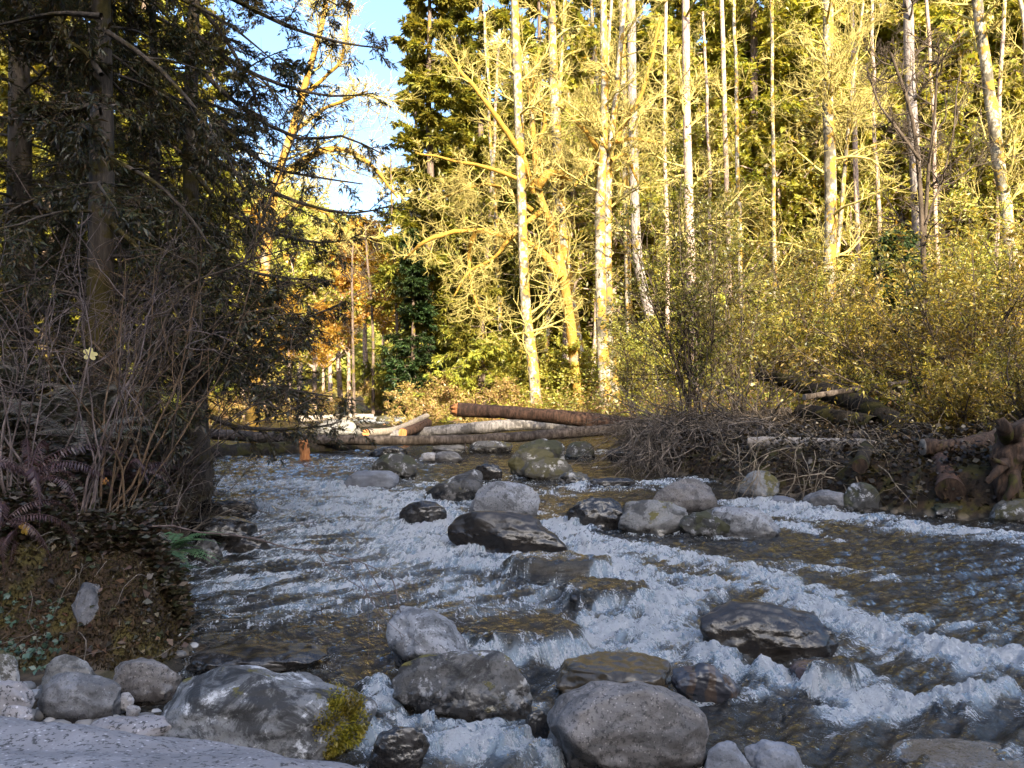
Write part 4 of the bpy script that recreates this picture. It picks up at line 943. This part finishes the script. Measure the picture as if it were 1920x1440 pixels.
# far hill with its wood
def far_hill():
    def zf(X, Y):
        q = np.stack([X.ravel()*.02, Y.ravel()*.02, 0*X.ravel()], 1)
        px = X/Y*F+960
        top = np.interp(px, [-400, 200, 430, 560, 640, 700, 760, 900, 2400], [60, 54, 43, 39, 33, 27, 24, 30, 45])
        return -1+top*sstep(95, 185, Y)*1.0+3*fbm(q, 3, 33).reshape(X.shape)*sstep(95, 120, Y)
    xs = axis_pts([(-230, 230, 5)]); ys = axis_pts([(90, 260, 5)])
    m = NT('hill_floor'); v = m.coord(False)
    tag(grid_mesh(xs, ys, zf).obj('hill', m.done(m.principled(m.mix(m.rng(m.noise(v, .3, 6, .7), .35, .65), (.10, .09, .02), (.28, .2, .04)), .95))), kind='structure')
    rng = R(44); n = 640
    px = rng.uniform(-60, 800, n); y = rng.uniform(105, 190, n); x = (px-960)/F*y
    z = zf(x[:, None], y[:, None])[:, 0]
    mg, mc = MB(), MB()
    for a, b, c in zip(x, y, z):
        h = rng.uniform(6, 11); k = 150
        if rng.random() < .45:
            u = rng.random(k)**.6; th = rng.uniform(0, 6.28, k); rr = (.1+.26*h*u)*rng.random(k)**.4
            C = np.stack([a+np.cos(th)*rr, b+np.sin(th)*rr, c+h*1.15*(1-u)], 1); D = np.stack([np.cos(th), np.sin(th), 0*th-.5], 1)
            leaves(mc, C, D, rng.normal(size=(k, 3))+np.array([0, -.5, .8]), rng.uniform(.7, 1.4, k), rng.uniform(.35, .6, k))
        else:
            q = nrm(rng.normal(size=(k, 3)))*rng.random((k, 1))**.3*np.array([.33*h, .33*h, .42*h])
            C = q+np.array([a, b, c+h*.5]); leaves(mg, C, rng.normal(size=(k, 3)), rng.normal(size=(k, 3))+np.array([0, -1, .5]), rng.uniform(.6, 1.2, k), rng.uniform(.5, .9, k))
    w = link('woods', None); w['kind'] = 'stuff'
    mg.obj('broadleaf_crowns', LF_YELLOW, w); mc.obj('conifer_crowns', ND_GOLD, w)
far_hill()

# ------------------------------------------------------------------ the shaded left bank: big cedars and hemlocks
def limb(d, *pts):
    n = len(pts); return [at(a, b, d+.35*(i/(n-1)-.3)) for i, (a, b) in enumerate(pts)]
NG = 'dark evergreens of the near bank'
def near(label, px, d, seed, limbs, **kw):
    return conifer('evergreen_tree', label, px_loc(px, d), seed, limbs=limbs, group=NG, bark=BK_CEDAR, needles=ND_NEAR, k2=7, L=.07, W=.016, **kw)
near('big dark cedar with reddish trunk, curtains of drooping sprays on the bank', 195, 8.2, 401,
     [limb(8, (200, 60), (300, 130), (400, 250), (470, 380), (500, 430)), limb(8, (210, 300), (300, 350), (380, 440), (430, 540)), limb(7.6, (190, 190), (130, 210), (60, 225), (-20, 215)), limb(7.5, (190, 30), (110, 25), (30, 40), (-60, 60)),
      limb(8, (200, -60), (300, -20), (420, 40), (520, 120)), limb(8, (210, 420), (290, 500), (350, 600), (380, 680)), limb(7.8, (190, 140), (150, 90), (70, 60), (0, 55))],
     Ht=9.5, r=.16, hb=.9, cw=2.5, nb=84, ntw=11, ncard=17, droop=.55, limbR=.032, rlimb=.022)
near('dark hemlock at the water edge, long mossy limbs curling up over the river', 368, 11, 402,
     [limb(11, (372, 555), (420, 565), (500, 592), (570, 597), (645, 566)), limb(11, (380, 655), (430, 672), (500, 670), (555, 640), (575, 590)), limb(11, (395, 780), (440, 800), (520, 805), (600, 800), (640, 790)),
      limb(10.8, (370, 330), (430, 400), (520, 440), (600, 455), (650, 450)), limb(10.8, (365, 180), (430, 250), (500, 310), (580, 330), (680, 345)), limb(10.6, (362, 60), (440, 120), (530, 160), (620, 180), (700, 175)),
      limb(10.5, (360, -40), (440, 0), (540, 50), (640, 80), (715, 90)), limb(10.8, (368, 460), (440, 500), (520, 520), (600, 525)), limb(10.6, (362, 0), (420, 70), (470, 160), (500, 250)), limb(10.4, (362, -120), (450, -80), (560, -30), (650, 20)), limb(10.6, (364, 120), (450, 200), (560, 260), (640, 255), (720, 290)), limb(10.7, (366, 270), (450, 330), (560, 380), (660, 400), (735, 385))],
     Ht=11, r=.15, hb=2.3, cw=3.0, nb=66, ntw=12, ncard=15, droop=.5, limbR=.04, rlimb=.022)
near('dark cedar at the picture edge with moss-wrapped side limbs', 40, 10.5, 403,
     [limb(10, (60, 110), (110, 130), (150, 200), (170, 300)), limb(10, (40, 380), (100, 400), (150, 450)), limb(10, (50, 20), (120, 60), (220, 90), (320, 150))],
     Ht=11, r=.20, hb=.6, cw=2.8, nb=80, ntw=11, ncard=14, droop=.55, limbR=.035, rlimb=.025)
near('shaded hemlock with thin trunk behind the big dark cedar', 285, 13, 404, [limb(13, (290, 250), (380, 320), (470, 420), (540, 520)), limb(13, (290, 30), (380, 80), (470, 140), (560, 200))],
     Ht=11, r=.13, hb=1.6, cw=2.3, nb=48, ntw=11, ncard=14, droop=.5, limbR=.035, rlimb=.025)
near('shaded young evergreen filling the gap between the edge cedar and the big cedar', 115, 14, 405, [], Ht=10, r=.13, hb=.4, cw=2.4, nb=50, ntw=11, ncard=14, droop=.5, rlimb=.025)

# ------------------------------------------------------------------ shrubs
def shrub(name, label, loc, seed, h, n_st, spread, stem, leaf=None, nl=14, L=.07, W=.02, n1=10, n2=7, lean=(0, 0, 0), r0=.016, group=None, cat='shrub', arch=.02, tw=None, t0=.25, wander=.09, droop=.3, n1L=.4):
    rng = R(seed); t = thing(name, label, cat, loc, group)
    az = rng.uniform(0, 6.283, n_st); el = np.clip(rng.normal(0, spread, n_st), -1.25, 1.25)
    d = np.stack([np.sin(el)*np.cos(az), np.sin(el)*np.sin(az), np.cos(el)], 1)+np.array(lean)
    p0 = np.stack([np.cos(az)*.12*h*.4, np.sin(az)*.12*h*.4, 0*az-.1], 1)*rng.uniform(.3, 1, (n_st, 1))
    Ls = h*rng.uniform(.65, 1.15, n_st)
    Q = curves(rng, p0, d, Ls, 14, wander, (0, 0, -arch))
    QR = (r0*rng.uniform(.6, 1.2, n_st))[:, None]*np.linspace(1, .25, 14)[None]
    A, AR = spawn(rng, Q, QR, n1, t0, 1, 42, 14, lambda pl, tt, u: pl*(.15+n1L*u)*(1.25-.8*tt), 8, wander*1.2, (0, 0, .02-arch), .6, .004)
    per = max(1, n_st)
    for i in range(n_st):
        mb = MB(); tubes(mb, Q[i:i+1], QR[i:i+1], 7); tubes(mb, A[i*n1:(i+1)*n1], AR[i*n1:(i+1)*n1], 4); mb.obj('stem', stem, t)
    C, CR = spawn(rng, A, AR, n2, .1, 1, 45, 15, lambda pl, tt, u: pl*(.25+.4*u), 5, wander*1.4, (0, 0, -arch), .6, .0025)
    lm = MB(); tubes(lm, C, CR, 3)
    if not leaf: lm.obj('crown', tw or stem, t)
    else:
        mb = MB(); leaf_along(rng, mb, C, nl, L, W, .05, 50, 20, droop, .3, bend=.12); leaf_along(rng, mb, A, nl, L, W, .4, 50, 20, droop, .3, bend=.12)
        multi('crown', [(lm, tw or stem), (mb, leaf)], t)
    return t
WG = 'willow shrubs on the far shore'
def willow(label, px, d, seed, h, leaf, nst=9, spread=.38, **kw):
    return shrub('willow_shrub', label, px_loc(px, d), seed, h, nst, spread, TW_DARK, leaf, kw.pop('nl', 6), kw.pop('L', .105), kw.pop('W', .034), kw.pop('n1', 13), kw.pop('n2', 8), r0=.03, group=WG, arch=kw.pop('arch', 0.0), t0=.18, **kw)
willow('olive-leaved willow growing out of the brush pile at the log end', 1292, 18.5, 501, 5.6, LF_OLIVE, 10, .26)
willow('olive willow with many thin dark stems behind the pinkish trunk', 1385, 19.5, 502, 5.2, LF_OLIVE, 9, .32)
willow('golden-olive willow in front of the bright white alder', 1515, 24, 503, 5.0, LF_WILLOW, 9, .36)
willow('golden willow leaning over the slanting mossy trunk', 1600, 22.5, 504, 4.2, LF_WILLOW, 9, .42)
willow('golden-olive willow below the dark sapling', 1740, 18.5, 505, 4.2, LF_WILLOW, 10, .38)
willow('golden willow behind the upturned stump', 1840, 15.5, 506, 4.0, LF_WILLOW, 10, .42)
willow('tall yellow willow at the picture edge under the leaning alder', 1930, 18, 507, 5.4, LF_YELLOW, 10, .38)
willow('yellow willow in the sun between dark sapling and leaning alder', 1790, 22, 508, 5.8, LF_YELLOW, 10, .36)
willow('yellow willow in the sun farther back behind the short dark conifer', 1640, 26, 509, 5.2, LF_YELLOW, 10, .4)
willow('sparse yellow willow behind the raised reddish log', 1190, 27, 510, 3.6, LF_YELLOW, 8, .4)
willow('low golden willow drooping over the dark undercut shore', 1800, 12.8, 512, 1.5, LF_WILLOW, 10, .75, L=.065, W=.02)
willow('low golden willow beside the upturned stump', 1935, 12.2, 513, 1.7, LF_WILLOW, 10, .65, L=.065, W=.02)
willow('sunlit willow tangle left of the white alder foot', 1440, 25, 514, 5.4, LF_WILLOW, 9, .4)
UG = 'sunlit undergrowth shrubs at the forest edge'
u1 = shrub('undergrowth_shrub', 'yellow sunlit shrub at the foot of the bare alders', px_loc(1060, 37), 521, 3.0, 9, .55, TW_PALE, LF_YELLOW, 12, .15, .07, 10, 7, r0=.02, group=UG)
u2 = shrub('undergrowth_shrub', 'tan leafless-looking sunlit shrub by the river bend', px_loc(840, 36), 522, 2.2, 11, .75, TW_PALE, LF_TAN, 5, .12, .05, 10, 8, r0=.02, group=UG)
for i, (px, d, s) in enumerate([(1120, 35, .9), (1170, 38, 1.2), (1240, 36, 1.2), (1010, 40, 1.1), (960, 42, 1.2), (1320, 33, 1.1), (1400, 34, 1.3), (1480, 30, 1.0), (1560, 32, 1.1), (1640, 33, 1.3), (1720, 30, 1.2), (1800, 30, 1.3), (1890, 27, 1.2), (1980, 30, 1.3), (870, 45, 1.2), (740, 47, .8), (1340, 40, 1.6), (1540, 40, 1.7), (1750, 38, 1.7), (1900, 36, 1.7)]):
    dup(u1, px_loc(px, d), i*2.1, s, 'yellow sunlit shrub at the foot of the bare alders')
for i, (px, d, s) in enumerate([(800, 33, .8), (880, 32, .7), (940, 33, .8), (770, 39, .9), (560, 40, .8), (500, 37, .8), (440, 35, .8), (390, 33, .8), (610, 45, .9), (700, 50, .9)]):
    dup(u2, px_loc(px, d), i*1.7, s, 'tan leafless-looking sunlit shrub by the river bend')
# bare arching stems of the left bank
SG = 'leafless shrubs on the left bank'
def bare(label, px, d, seed, h, n, spread, mat, lean=(.1, 0, 0), arch=.03, **kw):
    q = px_loc(px, d); return shrub('bare_shrub', label, q, seed, h, n, spread, mat, None, n1=kw.pop('n1', 6), n2=kw.pop('n2', 4), lean=lean, r0=kw.pop('r0', .009), group=SG, arch=arch, t0=.35, wander=.13, n1L=.35, **kw)
bare('bare shrub with long grey stems fanning up before the big cedar', 150, 5.6, 531, 2.6, 10, .40, TW_GREY)
bare('bare shrub with rusty upright canes rising behind the sword fern', 205, 6.0, 532, 2.4, 11, .28, TW_RUST, lean=(.25, 0, 0))
bare('bare shrub leaning out over the water edge with dark stems', 285, 7.2, 533, 3.1, 9, .35, TW_DARK, lean=(.35, 0, 0))
bare('bare shrub of pale crossing stems at the picture edge', 10, 5.2, 534, 2.4, 10, .55, TW_GREY, lean=(.15, 0, 0))
bare('bare shrub with pale stems arching sideways high on the bank', 70, 7.5, 535, 3.0, 10, .5, TW_GREY, lean=(.3, 0, 0), arch=.05)
bare('bare shrub with grey-brown stems in front of the water-edge hemlock', 330, 9.0, 536, 2.6, 10, .42, TW_GREY, lean=(.1, 0, 0))
bare('tall thin bare shrub on the rise behind the fern bank', 210, 8.5, 537, 3.6, 9, .35, TW_GREY, lean=(.05, 0, 0))
bare('low dark bare shrub trailing twigs over the rapids', 375, 9.6, 538, 1.3, 12, .8, TW_DARK, lean=(.3, 0, -.1), arch=.05)
bare('low brown bare shrub beside the black shore rocks', 320, 8.0, 539, .9, 12, .7, TW_BRUSH, lean=(.1, 0, 0), arch=.05)
def sapling(label, pts, d, r, seed):
    rng = R(seed); P = poly([at(a, b, d) for a, b in pts], 24); b = P[0].copy(); t = thing('young_tree', label, 'tree', b)
    rad = np.linspace(r, r*.3, 24); trunk_obj(P, rad, TW_DARK, t, b, 8, seed)
    Q, QR = spawn(rng, P[None], rad[None], 22, .2, 1, 50, 12, lambda pl, tt, u: .25+.75*u, 8, .16, (0, 0, .02), .5, .004)
    A, AR = spawn(rng, Q, QR, 7, .1, 1, 45, 15, lambda pl, tt, u: pl*(.2+.4*u), 5, .18, (0, 0, 0), .6, .0025)
    mb = MB(); tubes(mb, Q-b, QR, 5); tubes(mb, A-b, AR, 3); mb.obj('crown', TW_DARK, t)
sapling('thin dark leaning sapling crossing the gap between hemlock and river', [(272, 960), (330, 800), (400, 620), (450, 510), (520, 340), (575, 200)], 8.2, .026, 541)
sapling('thin dark sapling arching from the bank in front of the hemlock', [(200, 930), (260, 760), (330, 560), (440, 500), (560, 460)], 7.4, .018, 542)

# ------------------------------------------------------------------ ferns
def frond_mesh(seed, L, mat, n=26, pin=.17, arch=1.3, name='frond', sag=.1):
    rng = R(seed); mb = MB()
    a = np.linspace(1.15, 1.15-arch, 24); st = L/23
    P = np.zeros((24, 3)); 
    for i in range(1, 24): P[i] = P[i-1]+st*np.array([math.cos(a[i]), .12*math.sin(i*.2+seed), math.sin(a[i])])
    tubes(mb, P[None], np.linspace(.004, .0012, 24)[None]*max(.6, L), 4)
    t = np.linspace(.12, .99, n); i = np.minimum((t*23).astype(int), 22); w = (t*23-i)[:, None]
    C = P[i]*(1-w)+P[i+1]*w; T = nrm(P[i+1]-P[i]); prof = np.sin(np.clip(t*1.05+.06, 0, 1)*math.pi)**.6*(1-.35*t)
    for s in (1, -1):
        S = np.zeros((n, 3)); S[:, 1] = s
        D = S+T*.35+rng.normal(size=(n, 3))*.09+np.array([0, 0, -sag])
        N = np.cross(T, S)*s+rng.normal(size=(n, 3))*.2
        Ln = L*pin*prof*rng.uniform(.85, 1.1, n)
        leaves(mb, C, D, N, Ln, np.maximum(.012*L+0*Ln, Ln*.2), -.08, .3)
    me = mb.mesh(name); me.materials.append(mat); return me
FR = {k: [frond_mesh(600+9*q+i, 1.0, m_, arch=ar, sag=sg, pin=.10 if k == 'red' else .15, n=34) for i in range(3)] for q, (k, m_, ar, sg) in enumerate([('green', LF_FERN, 1.35, .1), ('grey', LF_FERNGREY, 1.7, .3), ('red', LF_FERNRED, 2.5, 1.4)])}
def fern(label, loc, kind, L, n, seed, tilt=0.0, face=None, group='ferns on the left bank'):
    rng = R(seed); t = thing('fern', label, 'fern', loc, group)
    for i in range(n):
        o = link('frond', FR[kind][int(rng.integers(3))], t)
        az = i/n*6.283+rng.normal()*.25 if face is None else face+rng.normal()*.7
        o.rotation_euler = (rng.normal()*.25, rng.normal()*.22+tilt, az); s = L*rng.uniform(.7, 1.12); o.scale = (s, s, s)
    return t
fern('green sword fern arching over the water edge', px_loc(296, 5.55)+np.array([0, 0, .02]), 'green', .52, 14, 701, .30, face=-.3)
fern('small green sword fern by the pale rock edge of the bank', onz(292, 1075, .32), 'green', .36, 9, 702)
fern('withered reddish fern hanging over the bank at the picture edge', at(55, 905, 4.6), 'red', .75, 12, 703)
fern('withered reddish fern drooping lower at the picture edge', at(5, 985, 4.2), 'red', .6, 10, 704)
fern('withered fern with curled fronds beside the rusty canes', at(235, 905, 6.3), 'red', .6, 11, 705)
for i, (px, py, d, L, lab) in enumerate([(95, 800, 6.6, .8, 'faded grey fern on the slope above the withered red ferns'), (190, 770, 7.2, .8, 'faded grey fern at the foot of the big cedar'), (280, 800, 8.0, .75, 'faded grey fern between hemlock and big cedar'),
       (30, 740, 7.4, .85, 'faded grey fern highest on the slope at the picture edge'), (150, 850, 6.0, .7, 'faded grey fern just above the rusty canes'), (330, 860, 8.6, .6, 'faded grey fern near the water below the hemlock'), (240, 690, 8.8, .8, 'faded grey fern up behind the big cedar trunk')]):
    fern(lab, at(px, py, d), 'grey', L, 13, 710+i)

for i, (px, d, L, k, lab) in enumerate([(40, 5.15, .5, 'red', 'withered fern hanging down the mossy bank face at the picture edge'), (125, 5.2, .42, 'grey', 'small faded fern on the bank edge above the pale embedded rock'), (190, 5.25, .45, 'red', 'withered fern trailing over the bank edge beside the pale embedded rock'), (245, 5.3, .38, 'grey', 'small faded fern on the bank edge next to the green sword fern')]):
    fern(lab, px_loc(px, d), k, L, 12, 730+i, .35, face=-1.2)
# ------------------------------------------------------------------ ground cover
def scatter(name, mat, seed, n, region, L, W, hmax, up=.6, stemlike=0.):
    rng = R(seed); x, y = region(rng, n); z = gz(x, y)
    ok = z > .03; x, y, z = x[ok], y[ok], z[ok]; n = len(x)
    cl = np.clip(fbm(np.stack([x*1.1, y*1.1, 0*x], 1), 3, seed)+.45, 0, 1.4)
    hz_ = hmax*cl*rng.random(n)**1.4
    D = rng.normal(size=(n, 3)); D[:, 2] = np.abs(D[:, 2])*(.3+stemlike)
    N = rng.normal(size=(n, 3))+np.array([0, -.3, up])
    mb = MB(); s = rng.uniform(.6, 1.5, n); leaves(mb, np.stack([x, y, z+hz_+.005], 1), D, N, L*s, W*s, .2)
    return tag(mb.obj(name, mat), kind='stuff')
def reg_far(rng, n):
    y = 22+30*rng.random(n)**1.2; return (rng.uniform(560, 2050, n)-960)/F*y, y
def reg_farleft(rng, n):
    y = rng.uniform(24, 60, n); return (rng.uniform(-200, 760, n)-960)/F*y, y
def reg_right(rng, n):
    y = rng.uniform(9.5, 22, n); return (rng.uniform(1180, 2060, n)-960)/F*y, y
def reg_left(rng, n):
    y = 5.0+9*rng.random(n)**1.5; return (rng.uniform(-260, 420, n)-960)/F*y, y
scatter('undergrowth', LF_TAN, 801, 90000, reg_far, .13, .05, 1.3, stemlike=.4)
scatter('undergrowth', LF_YELLOW, 802, 60000, reg_far, .13, .07, 1.9)
scatter('undergrowth', LF_YELLOW, 803, 60000, reg_farleft, .15, .08, 1.8)
scatter('leaf_litter', LF_SHORE_SHADED, 804, 40000, reg_right, .07, .05, .35)
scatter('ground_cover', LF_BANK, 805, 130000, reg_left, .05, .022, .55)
def bank_moss():
    rng = R(811); n = 70000; y = rng.uniform(4.5, 7.6, n); x = np.interp(y, _le[:, 0], _le[:, 1])-rng.random(n)**1.3*2.0+.1
    z = gz(x, y); ok = z > .05; x, y, z = x[ok], y[ok], z[ok]; n = len(x)
    mb = MB(); leaves(mb, np.stack([x, y, z-.004], 1), rng.normal(size=(n, 3))*.6+np.array([.3, -.3, .6]), rng.normal(size=(n, 3)), rng.uniform(.015, .045, n), rng.uniform(.006, .014, n))
    tag(mb.obj('bank_moss', leafmat('brown_bank_moss', [(.02, .014, .007), (.045, .03, .012), (.07, .052, .015), (.025, .022, .008)], .2, 2.5)), kind='stuff')
bank_moss()
def bank_clutter():
    rng = R(815); n = 2600; y = rng.uniform(4.6, 8.5, n); x = np.interp(y, _le[:, 0], _le[:, 1])-rng.random(n)**1.2*2.4+.12
    z = gz(x, y); ok = z > .04; x, y, z = x[ok], y[ok], z[ok]; n = len(x)
    mb = MB(); leaves(mb, np.stack([x, y, z+.01], 1), rng.normal(size=(n, 3))*np.array([1, 1, .5]), rng.normal(size=(n, 3))*.6+np.array([.3, -.4, .8]), rng.uniform(.03, .075, n), rng.uniform(.02, .045, n), .3)
    tag(mb.obj('leaf_litter', leafmat('bank_litter', [(.06, .03, .016), (.12, .06, .03), (.03, .02, .012), (.04, .055, .02), (.18, .12, .07)], .25, 3)), kind='stuff')
    k = 420; y = rng.uniform(4.6, 8.0, k); x = np.interp(y, _le[:, 0], _le[:, 1])-rng.random(k)*2.2+.1; z = gz(x, y)+.02
    P = curves(rng, np.stack([x, y, z], 1), rng.normal(size=(k, 3))*np.array([1, 1, .6])+np.array([.4, -.3, .35]), rng.uniform(.15, .6, k), 8, .2, (0, 0, -.09))
    mb = MB(); tubes(mb, P, rng.uniform(.0015, .004, k)[:, None]*np.linspace(1, .4, 8)[None], 4); tag(mb.obj('dry_stalks', TW_BRUSH), kind='stuff')
bank_clutter()
def ivy():
    rng = R(812); mb = MB()
    for px0, px1, py0, py1, n, zz in [(-20, 120, 1205, 1270, 110, .4), (10, 190, 1010, 1120, 90, .55), (240, 330, 1110, 1180, 50, .3)]:
        for _ in range(n):
            px, py = rng.uniform(px0, px1), rng.uniform(py0, py1)
            d = 4.6 if py > 1200 else 5.6
            for _k in range(1):
                q = at(px, py, d+rng.uniform(-.2, .2)); q[2] = max(q[2], gz1(q[0], q[1])+.02)
                s = rng.uniform(.02, .042)
                leaves(mb, np.repeat(q[None], 3, 0), rng.normal(size=(1, 3))+np.array([[.9, -.2, 0], [0, -.4, -.8], [-.9, -.2, 0]])*1.2, np.tile(np.array([0, -1., .7])+rng.normal(size=3)*.3, (3, 1)), np.full(3, s), np.full(3, s*.7), .1)
    tag(mb.obj('ivy', LF_IVY), kind='stuff')
ivy()
# fallen leaves of maple lying about on the bank
def maple_leaf(label, q, s, col, seed):
    rng = R(seed); mb = MB(); k = 36; th = np.linspace(0, 2*np.pi, k, endpoint=False)
    r = s*(.45+.55*np.abs(np.cos(2.5*th))**.7); V = np.stack([np.cos(th)*r, .3*s*np.sin(th*2)*.4, np.sin(th)*r], 1)
    V[:, 1] += .25*s*np.abs(np.cos(th)); C = np.zeros((1, 3)); Vv = np.concatenate([C, V])
    mb.add(Vv, np.stack([np.zeros(k, int), 1+np.arange(k), 1+(np.arange(k)+1) % k], 1))
    m = leafmat('fallen_leaf', [col, tuple(c*.8 for c in col)], .3, 9); o = mb.obj('maple_leaf', m); o.location = tuple(q); o.rotation_euler = rng.normal(size=3)*.5
    tag(o, label, 'leaf')
maple_leaf('curled reddish maple leaf lying on the mossy bank edge', at(308, 1088, 5.4), .045, (.42, .17, .10), 1)
maple_leaf('yellow maple leaf caught among dark ferns near the picture edge', at(44, 992, 4.4), .038, (.5, .32, .04), 2)
maple_leaf('orange maple leaf on the rusty canes', at(198, 903, 5.8), .03, (.5, .18, .05), 3)
maple_leaf('pale yellow maple leaf hung among bare stems', at(170, 663, 5.4), .05, (.55, .42, .16), 4)

# the brush pile: drooping leafless willow twigs at the log end, dead branches trailing in the water
def brush():
    rng = R(821)
    def cloud(n, x0, x1, y0, y1, d0, d1, lean, L0, L1):
        q = np.array([at(rng.uniform(x0, x1), rng.uniform(y0, y1), rng.uniform(d0, d1)) for _ in range(n)]); q[:, 2] = np.maximum(q[:, 2], .02)
        d = rng.normal(size=(n, 3))*.6+np.array(lean)
        P = curves(rng, q, d, rng.uniform(L0, L1, n), 9, .18, (0, 0, -.05)); P[:, :, 2] = np.maximum(P[:, :, 2], -.05)
        return P
    P = np.concatenate([cloud(420, 1190, 1480, 775, 855, 15.5, 19, (-.3, -.3, .1), .6, 2.4), cloud(330, 1180, 1520, 790, 880, 14, 18, (-.1, -.3, -.6), .5, 1.6)])
    Rd = rng.uniform(.007, .02, len(P))[:, None]*np.linspace(1, .3, 9)[None]
    A, AR = spawn(rng, P, Rd, 5, .1, 1, 45, 18, lambda pl, tt, u: pl*(.2+.4*u), 6, .2, (0, 0, -.04), .6, .004)
    mb = MB(); tubes(mb, P, Rd, 5); tubes(mb, A, AR, 3); o = mb.obj('brush', TW_BRUSH); tag(o, kind='stuff')
    P = cloud(210, 1380, 1860, 800, 920, 11, 14, (-.2, -.5, -.1), .4, 1.3)
    Rd = rng.uniform(.005, .012, len(P))[:, None]*np.linspace(1, .3, 9)[None]
    A, AR = spawn(rng, P, Rd, 5, .1, 1, 45, 18, lambda pl, tt, u: pl*(.2+.4*u), 6, .2, (0, 0, -.04), .6, .003)
    mb = MB(); tubes(mb, P, Rd, 5); tubes(mb, A, AR, 3)
    tag(mb.obj('dry_twigs', TW_STRAW), kind='stuff')
brush()
def twig_in_rapids():
    P = poly([at(973, 945, 10.8), at(1005, 962, 10.6), at(1032, 930, 10.6)], 10); mb = MB(); tubes(mb, P[None]-P[0], np.linspace(.012, .005, 10)[None], 6)
    o = mb.obj('stick', TW_DARK); o.location = tuple(P[0]); tag(o, 'dark stick jutting from the side of the pale speckled boulder', 'stick')
twig_in_rapids()
